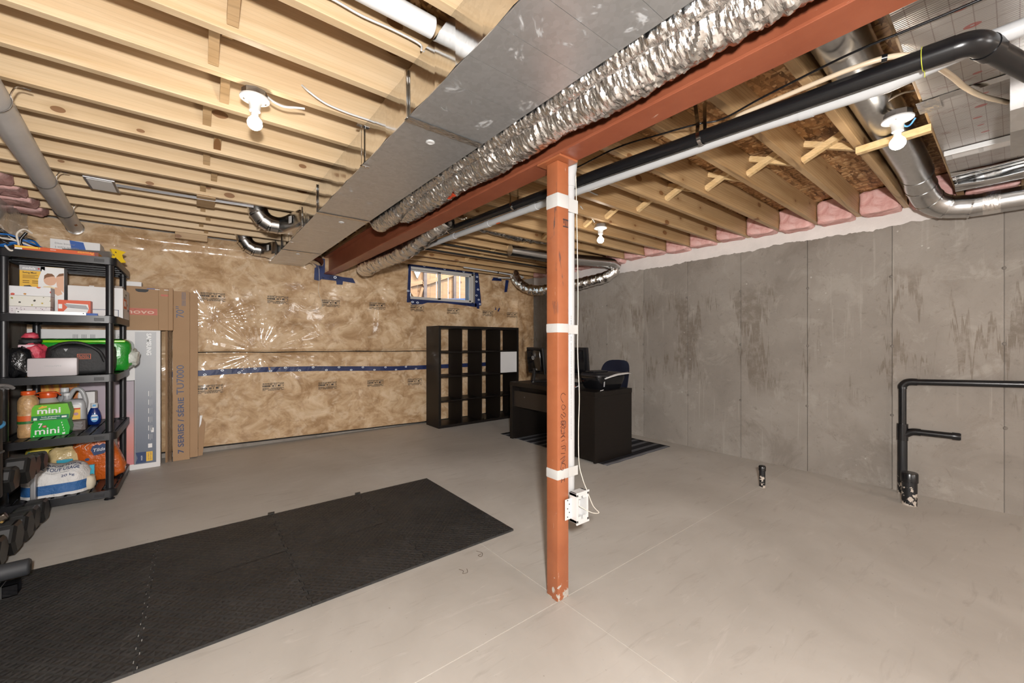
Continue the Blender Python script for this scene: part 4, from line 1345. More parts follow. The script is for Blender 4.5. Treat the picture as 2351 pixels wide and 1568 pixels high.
# ================================================================ bare bulbs
BULBM = NT('lit_bulb'); BULBM.set(Base_Color=(1, .95, .85), Emission_Color=(1, .90, .77), Emission_Strength=BULB)
def bulb(x, y, z, label, tilt=0.0, box=True, blue=False):
    """z = underside the box is screwed to"""
    t = thing('bulb_holder', label, 'light bulb', (x, y, z), 'bare bulbs on the joists')
    G().lathe([(.05, -.001), (.052, -.003), (.052, -.030), (.050, -.032)], (x, y, z), 8).build('junction_box', STEELD, t)
    h = G().lathe([(.056, -.030), (.060, -.034), (.0595, -.040), (.045, -.047), (.030, -.052), (.025, -.060), (.0225, -.075), (.022, -.094), (.019, -.096)], (x, y, z), 28)
    h.build('lamp_holder', WHITEP, t, 35)
    for sx in (-1, 1):
        G().lathe([(.004, 0), (.0035, -.003)], (x + .042 * sx, y, z - .0475), 8).build('screw', CHROME, t)
    G().lathe([(.0145, -.094), (.0150, -.118), (.0175, -.124)], (x, y, z), 20).build('bulb_neck', WHITEP, t, 40)
    prof = [(.0175, -.122)] + [(.0305 * math.sin(a), -.149 - .0305 * math.cos(a)) for a in np.linspace(math.pi - .62, .1, 8)] + [(.0005, -.1795)]
    G().lathe(prof, (x, y, z), 18).build('glass_bulb', BULBM.m, t, 180)
    return t
bulb(.222, 2.185, ZL + .006, 'bare lit bulb in a white holder nearest the main duct')
b2 = bulb(2.655, .352, ZR - .0, 'bare lit bulb in a white holder beside the shiny round duct')
G().tube(spline([(2.66, .37, ZR + .0), (2.68, .37, ZR + .035), (2.62, .38, ZR + .04), (2.56, .37, ZR + .03), (2.58, .33, ZR + .05), (2.62, .29, ZR + .06)], 6), .0045, 8).build('cable', WIRE, b2, 60)
G().tube(spline([(2.70, .345, ZR - .03), (2.725, .335, ZR - .05), (2.745, .32, ZR - .045), (2.74, .30, ZR - .02)], 6), .004, 8).build('blue_wire', basic('blue_wire', (.08, .27, .62), .4), b2, 60)
bulb(3.0, 2.43, ZR - .001, 'bare lit bulb in a white holder beside the orange post')
bulb(.25, -.35, ZL - .001, 'unseen bare bulb added for fill over the camera end of the room')  # this and the next two are out of view, added for fill
bulb(3.2, -1.9, ZR - .001, 'unseen bare bulb added for fill by the near end of the concrete wall')
bulb(-.2, -2.2, ZL - .001, 'unseen bare bulb added for fill by the wall behind the camera')

# ================================================================ waste pipes on the right wall and floor stubs
SPL = NT('splashed_abs')
v_ = SPL.co()
zc = SPL.sep(v_)[2]
nz = SPL.noise(v_, 24, 4, .6)
mask = SPL.math('GREATER_THAN', SPL.math('ADD', SPL.math('MULTIPLY', zc, -2.6), SPL.math('MULTIPLY', nz, 2.2)), .98)
SPL.set(Base_Color=SPL.mix(mask, (.009, .009, .01), (.50, .44, .38)), Roughness=.4)
st = thing('standpipe', 'black plastic waste standpipe with side branch against the concrete wall', 'pipe', (4.56, .575, 0))
G().tube([(4.56, .575, 0), (4.56, .575, .565)], .0302, 24).build('lower_pipe', SPL.m, st, 60)
G().tube([(4.56, .575, .44), (4.56, .575, .575)], .0345, 24).build('tee', ABS, st, 60)
G().tube([(4.56, .575, .57), (4.56, .575, .88)], .0242, 24).build('upper_pipe', ABS, st, 60)
G().tube(spline([(4.56, .575, .862), (4.56, .575, .885), (4.56, .555, .912), (4.56, .528, .922), (4.56, .49, .923)], 5), .0282, 24).build('elbow', ABS, st, 60)
G().tube([(4.56, .50, .923), (4.56, -.9, .99)], .0242, 24).build('cross_pipe', ABS, st, 60)
G().tube(spline([(4.56, .56, .49), (4.56, .53, .512), (4.56, .505, .520), (4.56, .47, .521)], 4), .0285, 24).build('branch_elbow', ABS, st, 60)
G().tube([(4.56, .485, .521), (4.56, .275, .525)], .0242, 24).build('branch_pipe', ABS, st, 60)
G().tube([(4.56, .30, .5245), (4.56, .262, .525), (4.56, .254, .525)], [.0285, .0285, .024], 24).build('cap', ABS, st, 60)
s1 = thing('floor_stub', 'thick capped black pipe stub splashed with pale concrete by the standpipe', 'pipe stub', (4.3, .504, 0))
G().tube([(4.3, .504, -.02), (4.3, .504, .21)], .0445, 30).build('pipe', SPL.m, s1, 60)
G().tube([(4.3, .504, .175), (4.3, .504, .238), (4.3, .504, .246)], [.0505, .0505, .046], 30).build('cap', ABS, s1, 60)
s2 = thing('floor_stub', 'small capped black pipe stub alone in the middle of the floor', 'pipe stub', (3.824, 1.352, 0))
G().tube([(3.824, 1.352, -.02), (3.824, 1.352, .165)], .0235, 24).build('pipe', SPL.m, s2, 60)
G().tube([(3.824, 1.352, .142), (3.824, 1.352, .176), (3.824, 1.352, .184)], [.0272, .0272, .022], 24).build('cap', ABS, s2, 60)

# ================================================================ floor mats
SEAM = None
tx = [1.655 - .61 * k for k in range(5)]
ty = [2.06, 2.69, 3.32]
MH = .012
def tooth(n, L, depth, out):
    """puzzle edge profile along t in 0..L: list of (t, offset)"""
    pts = []
    m = 14
    step = L / m
    for k in range(m):
        a = k * step
        s = depth if (k % 2 == 0) == out else -depth * 0
        s = depth if k % 2 == 0 else -depth
        if not out:
            pass
        pts += [(a + step * .12, s), (a + step * .88, s)]
    return pts
for i in range(4):
    for j in range(2):
        xa, xb, ya, yb = tx[i + 1], tx[i], ty[j], ty[j + 1]
        poly = []
        e = .0009
        # bottom edge (y = ya), right, top, left; inner edges are toothed and shared by neighbours
        def edge(p, q, inner, nrm, sgn):
            if not inner:
                return [p]
            L = math.hypot(q[0] - p[0], q[1] - p[1])
            ux = ((q[0] - p[0]) / L, (q[1] - p[1]) / L)
            out = [p]
            pts = tooth(0, L, .007, True)
            if sgn < 0:
                pts = [(L - t, s) for t, s in reversed(pts)]
            for t, s in pts:
                out.append((p[0] + ux[0] * t + nrm[0] * s - (nrm[0] * e * sgn), p[1] + ux[1] * t + nrm[1] * s - nrm[1] * e * sgn))
            return out
        poly += edge((xa, ya), (xb, ya), j > 0, (0, 1), -1 if False else 1) if j == 0 else edge((xa, ya), (xb, ya), True, (0, 1), 1)
        poly += edge((xb, ya), (xb, yb), i > 0, (1, 0), 1)
        poly += edge((xb, yb), (xa, yb), j < 1, (0, 1), -1)
        poly += edge((xa, yb), (xa, ya), i < 3, (1, 0), -1)
        # shrink a touch so a hairline joint shows
        cx, cy = (xa + xb) / 2, (ya + yb) / 2
        poly = [(cx + (p[0] - cx) * .9955, cy + (p[1] - cy) * .9955) for p in poly]
        rown = ('farther' if j else 'nearer') + ' row'
        col = ['at the end towards the post', 'second from the end towards the post', 'third from the end towards the post', 'at the dumbbell end'][i]
        t = G().prism(poly, (0, 0, .0002), (1, 0, 0), (0, 1, 0), (0, 0, MH)).build('mat_tile', MATM, None, None, (cx, cy, 0))
        tag(t, 'black interlocking foam mat tile in the %s, %s' % (rown, col), 'mat tile', 'foam mat tiles')
for k, x in enumerate((1.045, .435)):
    o = G().prism([(-.02, 0), (.02, 0), (.026, .026), (-.014, .03)], (x, 3.323, .0003), (1, 0, 0), (0, 1, 0), (0, 0, .016)).build('mat_tab', MATM, None, None, (x, 3.32, 0))
    tag(o, 'loose black foam edge tab beside the mat, ' + ('the one nearer the post' if k == 0 else 'the one nearer the dumbbells'), 'mat tab', 'loose foam edge tabs')
HAIR = basic('dark_hair', (.10, .07, .05), .7)
tag(G().tube(spline([(1.32, 2.0, .001), (1.335, 1.96, .001), (1.31, 1.93, .001), (1.30, 1.95, .0012), (1.325, 1.955, .001)], 6), .0012, 5).build('thread', HAIR), 'thin brown thread on the floor touching the mat edge', 'thread')
tag(G().tube(spline([(1.14, 1.90, .001), (1.15, 1.87, .001), (1.135, 1.85, .001), (1.16, 1.845, .001), (1.175, 1.875, .001)], 6), .0012, 5).build('thread', HAIR), 'curled brown thread on bare floor away from the mat', 'thread')

# ================================================================ striped rug, desk, cube shelf
rug = G().grid(30, 46, lambda u, v: (3.25 + 1.18 * u + .006 * mnoise.noise(Vector((v * 9, 1, 0))), 2.55 + 1.78 * v + .008 * mnoise.noise(Vector((u * 9, 4, 0))), .005 + .002 * mnoise.noise(Vector((u * 8, v * 10, 0)))))
o = rug.build('rug', RUG, None, 180, (3.84, 3.44, 0))
sol = o.modifiers.new('thickness', 'SOLIDIFY'); sol.thickness = .004; sol.offset = -1
tag(o, 'black and grey striped rug under the dark desk', 'rug')

dk = thing('desk', 'black-brown desk with a drawer pedestal seen from behind', 'desk', (3.5, 3.35, .008))
DX0, DX1, DY0, DY1, DZ = 3.185, 3.812, 2.652, 4.045, .733
ZF = .0085
G().box((DX0 - .002, DY0 - .002, DZ - .05), (DX1 + .002, DY1, DZ), .0025).build('desk_top', VENEER, dk)
G().box((DX0 + .004, DY0 + .004, ZF + .012), (DX1 - .03, DY0 + .46, DZ - .0505), .002).build('pedestal', VENEER, dk)
G().box((DX0 - .001, DY0 + .0, ZF), (DX0 + .018, DY0 + .020, DZ - .0505), .002).build('corner_post', VENEER, dk)
G().box((DX0 + .003, DY0 - .001, ZF), (DX1 - .004, DY0 + .003, DZ - .0505)).build('side_panel', VENEER, dk)
for k in range(3):
    z0 = ZF + .04 + k * .212
    dr = G().box((DX1 - .030, DY0 + .012, z0), (DX1 - .012, DY0 + .45, z0 + .205), .002).build('drawer_front', VENEER, dk)
G().box((DX0, DY1 - .05, ZF), (DX1, DY1 - .001, DZ - .0505), .002).build('end_panel', VENEER, dk)
G().box((DX0 + .022, DY0 + .46, .425), (DX0 + .040, DY1 - .05, .625), .002).build('back_panel', basic('veneer_brown', (.020, .015, .012), .42), dk)
G().box((DX0 + .12, DY0 + .46, .50), (DX0 + .14, DY1 - .05, DZ - .0505)).build('inner_panel', VENEER, dk)
G().lathe([(.006, 0), (.006, -.002)], (DX0 + .022, 3.78, .56), 10, (1, 0, 0)).build('cam_cover', STEELD, dk)

cs = thing('cube_shelf', 'black-brown four by four cube shelf against the insulated wall', 'shelf', (3.49, 5.33, 0))
CX0, CX1, CY0, CY1, CZ = 2.745, 4.225, 5.13, 5.52, 1.478
T1, T2 = .038, .016
G().box((CX0, CY0, 0), (CX0 + T1, CY1, CZ), .0015).build('side', VENEER, cs)
G().box((CX1 - T1, CY0, 0), (CX1, CY1, CZ), .0015).build('side', VENEER, cs)
G().box((CX0 + T1, CY0, CZ - T1), (CX1 - T1, CY1, CZ), .0015).build('top', VENEER, cs)
G().box((CX0 + T1, CY0, 0), (CX1 - T1, CY1, T1), .0015).build('bottom', VENEER, cs)
cw = (CX1 - CX0 - 2 * T1 - 3 * T2) / 4
ch = (CZ - 2 * T1 - 3 * T2) / 4
for r in range(1, 4):
    z = T1 + r * ch + (r - 1) * T2
    G().box((CX0 + T1, CY0 + .001, z), (CX1 - T1, CY1, z + T2)).build('shelf_board', VENEER, cs)
for r in range(4):
    for c in range(1, 4):
        x = CX0 + T1 + c * cw + (c - 1) * T2
        z = T1 + r * (ch + T2)
        G().box((x, CY0 + .001, z), (x + T2, CY1, z + ch)).build('divider', VENEER, cs)
z = T1 + 2 * (ch + T2); x = CX0 + T1 + 3 * (cw + T2)
G().box((x + .002, CY0 + .002, z + .002), (x + cw - .002, CY0 + .02, z + ch - .002), .001).build('white_door', WHITEC, cs)

# ---------------------------------------------------------------- on the desk
def monitor(label, cx, cy, zb, w, h, yaw, logo, thick=.03):
    """screen looks along +x before turning"""
    t = thing('monitor', label, 'monitor', (cx, cy, DZ))
    M = Matrix.Translation((cx, cy, 0)) @ Matrix.Rotation(yaw, 4, 'Z') @ Matrix.Rotation(math.radians(-6), 4, 'Y')
    M = Matrix.Translation((cx, cy, zb)) @ Matrix.Rotation(yaw, 4, 'Z') @ Matrix.Rotation(math.radians(-6), 4, 'Y')
    G().box((0, -w / 2, 0), (thick, w / 2, h), .006, M).build('bezel', BLACKP, t)
    G().box((thick - .001, -w / 2 + .012, .018), (thick + .0012, w / 2 - .012, h - .012), 0, M).build('screen', BGLOSS, t)
    G().box((-.028, -w / 2 + .03, .03), (.002, w / 2 - .03, h - .03), .018, M).build('back_shell', BGLOSS, t, 40)
    if logo:
        c = M @ Vector((-.0288, 0, h * .62)); ux = (M.to_3x3() @ Vector((0, -1, 0))); uy = (M.to_3x3() @ Vector((0, 0, 1)))
        g = G().tube([c + ux * (.022 * math.cos(a)) + uy * (.022 * math.sin(a)) for a in np.linspace(0, 2 * math.pi, 25)], .002, 6)
        g.build('ring_logo', PAPERW, t)
        text('D\u2016', c - ux * .012 - uy * .009 + ux.cross(uy) * .001, ux, uy, .024, .018, PAPERW, t) if False else text('DELL', c - ux * .015 - uy * .005 + ux.cross(uy) * .0008, ux, uy, .03, .010, PAPERW, t)
        c2 = M @ Vector((-.0288, -w * .12, h * .16))
        decal(rect(.03, .02), c2, ux, uy, LGREY, t, 'sticker', .0008)
    d = Matrix.Rotation(yaw, 4, 'Z').to_3x3()
    f = lambda x, y, z: Vector((cx, cy, 0)) + d @ Vector((x, y, 0)) + Vector((0, 0, z))
    G().bar(f(-.05, 0, DZ + .012), f(-.02, 0, zb + .10), .05, .022, d @ Vector((1, 0, 0)), .004).build('stand_arm', BLACKP, t)
    g = G().tube([f(-.05, 0, DZ + .008), f(.12, -.09, DZ + .008)], .009, 10).tube([f(-.05, 0, DZ + .008), f(.12, .09, DZ + .008)], .009, 10)
    g.lathe([(.03, 0), (.03, .012), (.018, .02)], f(-.05, 0, DZ + .001), 16)
    g.build('stand_foot', BLACKP, t, 40)
    return t
monitor('small black monitor with a round back logo turned away on the desk', 3.42, 3.80, .84, .37, .335, math.radians(-9), True)
monitor('wide black monitor partly hidden behind the orange post', 3.60, 3.39, .845, .60, .335, math.radians(0), False)

pr = thing('printer', 'black multifunction printer with paper sticking out on the desk', 'printer', (3.58, 2.92, DZ))
PX0, PX1, PY0, PY1 = 3.345, 3.775, 2.70, 3.02
PM = Matrix.Translation(((PX0 + PX1) / 2, (PY0 + PY1) / 2, DZ)) @ Matrix.Rotation(math.radians(-6), 4, 'Z')
hx, hy = (PX1 - PX0) / 2, (PY1 - PY0) / 2
# tapering tub body
vs, fs = [], []
lv = [(0.0, .80), (.02, .86), (.09, .97), (.125, 1.0), (.135, 1.0)]
def rr(sx, sy, r=.06, n=5):
    out = []
    for cx_, cy_, a0 in ((sx - r, sy - r, 0), (-sx + r, sy - r, 90), (-sx + r, -sy + r, 180), (sx - r, -sy + r, 270)):
        for k in range(n):
            a = math.radians(a0 + 90 * k / (n - 1)); out.append((cx_ + r * math.cos(a), cy_ + r * math.sin(a)))
    return out
g = G()
ring = [[PM @ Vector((x, y, z)) for x, y in rr(hx * k, hy * k)] for z, k in lv]
N_ = len(ring[0])
g.add([p for r_ in ring for p in r_], [(i * N_ + k, i * N_ + (k + 1) % N_, (i + 1) * N_ + (k + 1) % N_, (i + 1) * N_ + k) for i in range(len(lv) - 1) for k in range(N_)] + [tuple(range(N_ - 1, -1, -1)), tuple((len(lv) - 1) * N_ + k for k in range(N_))])
g.build('body', BGLOSS, pr, 35)
g = G()
lv2 = [(.139, .99), (.155, .985), (.172, .93), (.176, .90)]
ring = [[PM @ Vector((x, y, z)) for x, y in rr(hx * k, hy * k)] for z, k in lv2]
g.add([p for r_ in ring for p in r_], [(i * N_ + k, i * N_ + (k + 1) % N_, (i + 1) * N_ + (k + 1) % N_, (i + 1) * N_ + k) for i in range(len(lv2) - 1) for k in range(N_)] + [tuple(range(N_ - 1, -1, -1)), tuple((len(lv2) - 1) * N_ + k for k in range(N_))])
g.build('scanner_lid', BLACKP, pr, 35)
G().box((-.16, -.03, .176), (.06, .10, .194), .008, PM).build('feeder', BLACKP, pr, 40)
decal(rect(.016, .055), PM @ Vector((-hx * .93 + .06, -hy * .985, .035)), PM.to_3x3() @ Vector((1, 0, 0)), PM.to_3x3() @ Vector((0, -.1, 1)), LGREY, pr, 'label_plate', .001)
pa = G().grid(10, 6, lambda u, v: PM @ Vector((-.13 + .40 * u, -hy - .015 + .05 * v - .02 * math.sin(u * 3), .118 + .055 * u + .012 * math.sin(u * 4) + .012 * v)))
o = pa.build('paper_sheet', PAPERW, None, 180); sm = o.modifiers.new('thickness', 'SOLIDIFY'); sm.thickness = .0015
tag(o, 'white paper sheets lying across the black printer edge', 'paper')
pc = thing('power_cables', 'tangle of thin cables on the desk beside the printer', 'cable', (3.30, 3.05, DZ))
rr_ = random.Random(3)
for k, m_ in enumerate((ABS, WIRE, ABS, ORANGE, PVC)):
    pts = [(3.22 + rr_.uniform(0, .14), 3.00 + .035 * j + rr_.uniform(-.02, .02), DZ + .006 + rr_.uniform(0, .03)) for j in range(5)]
    G().tube(spline(pts, 5), .0035, 6).build('cable', m_, pc, 60)
tag(G().tube([(3.30, 2.676, DZ + .005), (3.345, 2.672, DZ + .012)], .003, 6).build('cable_plug', PAPERW), 'small white plug end at the near desk edge', 'plug')

ch_ = thing('chair', 'dark navy shell chair tucked behind the desk', 'chair', (4.0, 3.16, 0))
CH = basic('navy_shell', (.007, .009, .022), .42)
N2 = 32
def outline(k, shrink=1.0):
    a = 2 * math.pi * k / N2
    e = 3.6
    sp = lambda w: math.copysign(abs(w) ** (2 / e), w)
    return sp(math.cos(a)) * .215 * shrink, sp(math.sin(a)) * .25 * shrink
g = G()
rings = []
for (s_, off) in ((.0, 0), (.5, 0), (.9, 0), (1.0, .006), (1.0, .016), (.9, .022), (.5, .022), (.0, .022)):
    rg = []
    for k in range(N2):
        y, z = outline(k, max(s_, .001))
        bow = -.055 * (y / .215) ** 2 + .10 * (z / .5)
        rg.append((4.215 + bow + off, 3.17 + y * (1 + .08 * z), .765 + z))
    rings += rg
g.add(rings, [(i * N2 + k, i * N2 + (k + 1) % N2, (i + 1) * N2 + (k + 1) % N2, (i + 1) * N2 + k) for i in range(7) for k in range(N2)])
g.build('backrest', CH, ch_, 40)
G().box((3.83, 2.96, .44), (4.20, 3.38, .475), .014).build('seat', CH, ch_, 40)
for sy in (2.99, 3.35):
    G().tube([(4.185, sy, .45), (4.215, sy, .56)], .012, 8).build('back_bracket', ABS, ch_, 60)
    for sx in (3.87, 4.16):
        G().tube([(sx, sy, .445), (sx + (.03 if sx > 4 else -.02), sy + (.02 if sy > 3.2 else -.02), .0)], .011, 10).build('leg', ABS, ch_, 60)

# ================================================================ black plastic storage shelf
SX0, SX1, SY0, SY1 = -1.10, -.475, 4.43, 5.285
TIER = [.083, .53, .99, .1 + 1.35, 1.91]
sh = thing('storage_shelf', 'black plastic five tier storage shelf full of household goods', 'shelf', (-.79, 4.86, 0))
def lip_poly(x0, x1, y0, y1, r):
    out = []
    for cx, cy, a0 in ((x1 - r, y1 - r, 0), (x0 + r, y1 - r, 90), (x0 + r, y0 + r, 180), (x1 - r, y0 + r, 270)):
        for k in range(6):
            a = math.radians(a0 + 18 * k); out.append((cx + r * math.cos(a), cy + r * math.sin(a)))
    return out
for z in TIER:
    g = G()
    o_, i_ = lip_poly(SX0, SX1, SY0, SY1, .05), lip_poly(SX0 + .014, SX1 - .014, SY0 + .014, SY1 - .014, .04)
    n = len(o_)
    vs = [(p[0], p[1], z - .055) for p in o_] + [(p[0], p[1], z) for p in o_] + [(p[0], p[1], z) for p in i_] + [(p[0], p[1], z - .055) for p in i_]
    fs = []
    for k in range(n):
        k2 = (k + 1) % n
        fs += [(k, k2, n + k2, n + k), (n + k, n + k2, 2 * n + k2, 2 * n + k), (2 * n + k, 2 * n + k2, 3 * n + k2, 3 * n + k), (3 * n + k, 3 * n + k2, k2, k)]
    g.add(vs, fs)
    dk_ = g.build('deck', BLACKP, sh, 30)
    g = G()
    ns = 9
    for k in range(ns):
        x0 = SX0 + .014 + (SX1 - SX0 - .028) * k / ns
        g.box((x0 + .004, SY0 + .012, z - .014), (x0 + (SX1 - SX0 - .028) / ns - .012, SY1 - .012, z - .004), .001)
    for k in range(6):
        y0 = SY0 + .06 + k * .145
        g.box((SX0 + .012, y0, z - .040), (SX1 - .012, y0 + .014, z - .012))
    g.build('deck_slats', BLACKP, dk_)
    G().box((-.60, SY0 - .003, z - .042), (-.545, SY0 + .004, z - .018), .001).build('corner_clip', BLACKP, dk_)
pcs = ((-.52, 4.475), (-1.055, 4.475), (-.52, 5.24), (-1.055, 5.24))
for x, y in pcs:
    pf = [(.031, 0), (.031, .006), (.0235, .012)]
    for a, b in zip(TIER[:-1], TIER[1:]):
        pf += [(.0235, a - .057), (.031, a - .055), (.031, a + .002), (.0235, a + .008)]
    pf += [(.0235, TIER[-1] - .057), (.031, TIER[-1] - .055), (.031, TIER[-1] - .002), (.028, TIER[-1])]
    G().lathe(pf, (x, y, 0), 20).build('post', BLACKP, sh, 40)

E_ = .0008
Z1, Z2, Z3, Z4, Z5 = (t - .0035 for t in TIER)
FX, FZ = (1, 0, 0), (0, 0, 1)      # front faces look along -y: right = +x, up = +z
def carton(name, label, cat, x0, x1, y0, y1, z0, z1, mat, bev=.002, group=None):
    t = thing(name, label, cat, ((x0 + x1) / 2, (y0 + y1) / 2, z0), group)
    G().box((x0, y0, z0 + .0006), (x1, y1, z1), bev).build('box_body', mat, t)
    return t
def front(t, x, y, z, w, h, mat, name='print', d=.0008):
    return decal(rect(w, h), (x, y, z), FX, FZ, mat, t, name, d)
def ftext(t, s, x, y, z, w, h, mat, **k):
    return text(s, (x, y - .0016, z), FX, FZ, w, h, mat, t, **k)

# ---- top tier: cable bundle, flat orange box, white carton, hand saw
cb = thing('cable_bundle', 'tangled bundle of blue, white and black cables on the top shelf corner', 'cables', (-1.05, 4.6, Z5))
cols = [basic('blue_cable', (.015, .13, .42), .4), WIRE, ABS, basic('blue_cable', (.015, .13, .42)), WIRE, ABS, basic('blue_cable', (.015, .13, .42)), ABS]
rr_ = random.Random(8)
for k, m_ in enumerate(cols):
    z0 = Z5 + .012 + .014 * (k % 4)
    pts = [(-.86 - .01 * k, 4.62 + .02 * k, z0), (-.95, 4.56 + .012 * k, z0 + .02 + rr_.uniform(0, .05)), (-1.03 + rr_.uniform(-.02, .02), 4.53 + .012 * k, Z5 + .05 + rr_.uniform(0, .07)),
           (-1.10, 4.55 + rr_.uniform(-.02, .06), Z5 + .03 + rr_.uniform(0, .14)), (-1.16, 4.58 + rr_.uniform(-.02, .1), Z5 + .06 + rr_.uniform(0, .13))]
    G().tube(spline(pts, 8), .0065, 8).build('cable', m_, cb, 60)
G().tube(spline([(-1.04, 4.44, Z5 + .02), (-1.01, 4.43, Z5 - .012), (-.985, 4.47, Z5 + .03), (-1.0, 4.50, Z5 + .12), (-.97, 4.52, Z5 + .165), (-.94, 4.56, Z5 + .15)], 8), .0065, 8).build('cable', WIRE, cb, 60)
G().tube(spline([(-.955, 4.50, Z5 + .14), (-.985, 4.505, Z5 + .08), (-.975, 4.51, Z5 + .03)], 6), .009, 8).build('cable_tie', ABS, cb, 60)

ob_ = carton('flat_box', 'flat orange snack box lying on the top shelf front edge', 'box', -1.0, -.578, 4.445, 4.64, Z5, Z5 + .034, basic('orange_carton', (.58, .085, .012), .35))
yf = 4.445 - .0001
front(ob_, -.998, yf, Z5 + .002, .035, .018, PAPERW); front(ob_, -.998, yf, Z5 + .018, .12, .0135, YELLOW)
front(ob_, -.70, yf, Z5 + .001, .11, .003, PAPERW); front(ob_, -.91, yf, Z5 + .001, .2, .0035, PAPERW)
text('2', (-.880, yf - .0022, Z5 + .030), (-1, 0, 0), (0, 0, -1), .008, .010, INK, ob_)
text('000', (-.80, yf - .0018, Z5 + .026), (-1, 0, 0), (0, 0, -1), .028, .007, PAPERW, ob_)
text('Pirouette', (-.604, yf - .0018, Z5 + .031), (-1, 0, 0), (0, 0, -1), .085, .018, YELLOW, ob_, shear=.2)
front(ob_, -.60, yf, Z5 + .004, .022, .028, basic('brown_print', (.18, .03, .012), .5))
bb = carton('white_carton', 'white carton with blue shapes and French welcome lines on the top shelf', 'box', -.915, -.628, 4.90, 5.10, Z5, Z5 + .186, WHITEC)
yf = 4.90 - .0001
decal([(0, 0), (.055, 0), (.155, .05), (.155, .062), (.075, .058), (.058, .13), (-.022, .138)], (-.785, yf, Z5 + .048), FX, FZ, BLUE, bb)
ftext(bb, 'Dites bonjour', -.888, yf, Z5 + .140, .115, .019, GREYI)
ftext(bb, '\u00e0 votre nouveau', -.888, yf, Z5 + .113, .135, .020, GREYI)
ftext(bb, 'service Bell', -.888, yf, Z5 + .088, .095, .017, GREYI)
sw = thing('hand_saw', 'hand saw with yellow plastic handle lying on the top shelf', 'saw', (-.55, 4.9, Z5))
YEL = basic('yellow_plastic', (.75, .50, .02), .35)
decal([(0, 0), (.09, .022), (.075, .05), (.07, .085), (.10, .115), (.035, .128), (.0, .125), (.01, .08), (.0, .05)], (-.545, 4.80, Z5 + .008), (.9, .43, 0), (-.12, .1, .98), YEL, sw, 'handle', .02)
G().prism([(0, 0), (-.30, .02), (-.30, .05), (0, .085)], (-.535, 4.81, Z5 + .03), (.9, .43, 0), (-.12, .1, .98), (0, .0015, 0)).build('blade', STEELD, sw)
for k in range(4):
    G().lathe([(.004, 0), (.004, -.022)], (-.53 + .012 * (k % 2), 4.79, Z5 + .03 + .025 * k), 8, (0, 1, 0)).build('rivet', INK, sw)

# ---- second tier
mb = carton('pump_box', 'yellow and white baby product box with a printed photo of an infant', 'box', -1.043, -.812, 4.75, 4.86, Z4, Z4 + .392, basic('yellow_carton', (.74, .42, .03), .45))
yf = 4.75 - .0001
zt = Z4 + .392
front(mb, -1.043, yf, zt - .040, .13, .040, basic('grey_header', (.36, .36, .37), .5))
front(mb, -.935, yf, Z4 + .002, .123, .388, PAPERW)
decal([(0, 0), (.0, .28), (.02, .36), (.05, .34), (.05, 0)], (-.948, yf - .0003, Z4 + .01), FX, FZ, PAPERW, mb)
ftext(mb, 'medela', -1.027, yf, zt - .030, .066, .019, PAPERW, bold=.02)
decal(ell(-.945, zt - .021, .006, .006), (0, yf - .0012, 0), FX, FZ, RED, mb)
ftext(mb, 'Swing Maxi', -1.027, yf, zt - .066, .070, .018, INK, bold=.015)
for k in range(3):
    front(mb, -1.027, yf, zt - .078 - .010 * k, (.078, .062, .088)[k], .004, basic('brown_text', (.22, .11, .01), .6))
for k in range(4):
    front(mb, -1.027 + .048 * (k % 2), yf, zt - .122 - .014 * (k // 2), .034, .006, basic('brown_text', (.22, .11, .01)))
SK = basic('printed_skin', (.68, .40, .27), .6); HR = basic('printed_hair', (.20, .085, .035), .6)
decal(ell(-.886, zt - .105, .034, .042), (0, yf - .0011, 0), FX, FZ, SK, mb, 'photo_print')
decal([(-.918, zt - .10), (-.916, zt - .07), (-.90, zt - .052), (-.875, zt - .053), (-.86, zt - .072), (-.88, zt - .075), (-.905, zt - .085)], (0, yf - .0020, 0), FX, FZ, HR, mb, 'photo_print')
decal([(-.85, zt - .15), (-.855, zt - .08), (-.835, zt - .052), (-.813, zt - .045), (-.813, zt - .20)], (0, yf - .0011, 0), FX, FZ, SK, mb, 'photo_print')
decal([(-.853, zt - .075), (-.838, zt - .05), (-.813, zt - .042), (-.813, zt - .062)], (0, yf - .0020, 0), FX, FZ, HR, mb, 'photo_print')
decal([(-.93, zt - .20), (-.92, zt - .155), (-.885, zt - .15), (-.845, zt - .17), (-.87, zt - .205)], (0, yf - .0020, 0), FX, FZ, basic('cream_print', (.76, .62, .38), .6), mb, 'photo_print')
decal([(-.87, zt - .20), (-.86, zt - .16), (-.835, zt - .155), (-.82, zt - .21), (-.845, zt - .225)], (0, yf - .0027, 0), FX, FZ, SK, mb, 'photo_print')
decal([(-1.024, Z4 + .20), (-1.02, Z4 + .235), (-.99, Z4 + .24), (-.965, Z4 + .215), (-.96, Z4 + .20)], (0, yf - .0010, 0), FX, FZ, basic('black_pouch', (.03, .022, .03), .6), mb)
decal(ell(-.945, Z4 + .205, .022, .022), (0, yf - .0014, 0), FX, FZ, basic('pale_coil', (.72, .58, .42), .6), mb)
G().box((-.8121, 4.751, Z4 + .002), (-.8112, 4.859, zt - .002)).build('side_print', basic('grey_header', (.36, .36, .37)), mb)
tb_m = [m_speckle('flower_print', (.70, .69, .70), [(.60, .13, .03), (.36, .40, .58), (.45, .20, .03), (.05, .20, .05), (.55, .08, .05)], 26),
        m_speckle('leaf_print', (.68, .66, .60), [(.09, .09, .02), (.30, .29, .05), (.03, .03, .02), (.45, .32, .05)], 30, .2),
        m_speckle('lattice_print', (.66, .62, .63), [(.16, .05, .10), (.20, .08, .12), (.10, .06, .1)], 70, .2)]
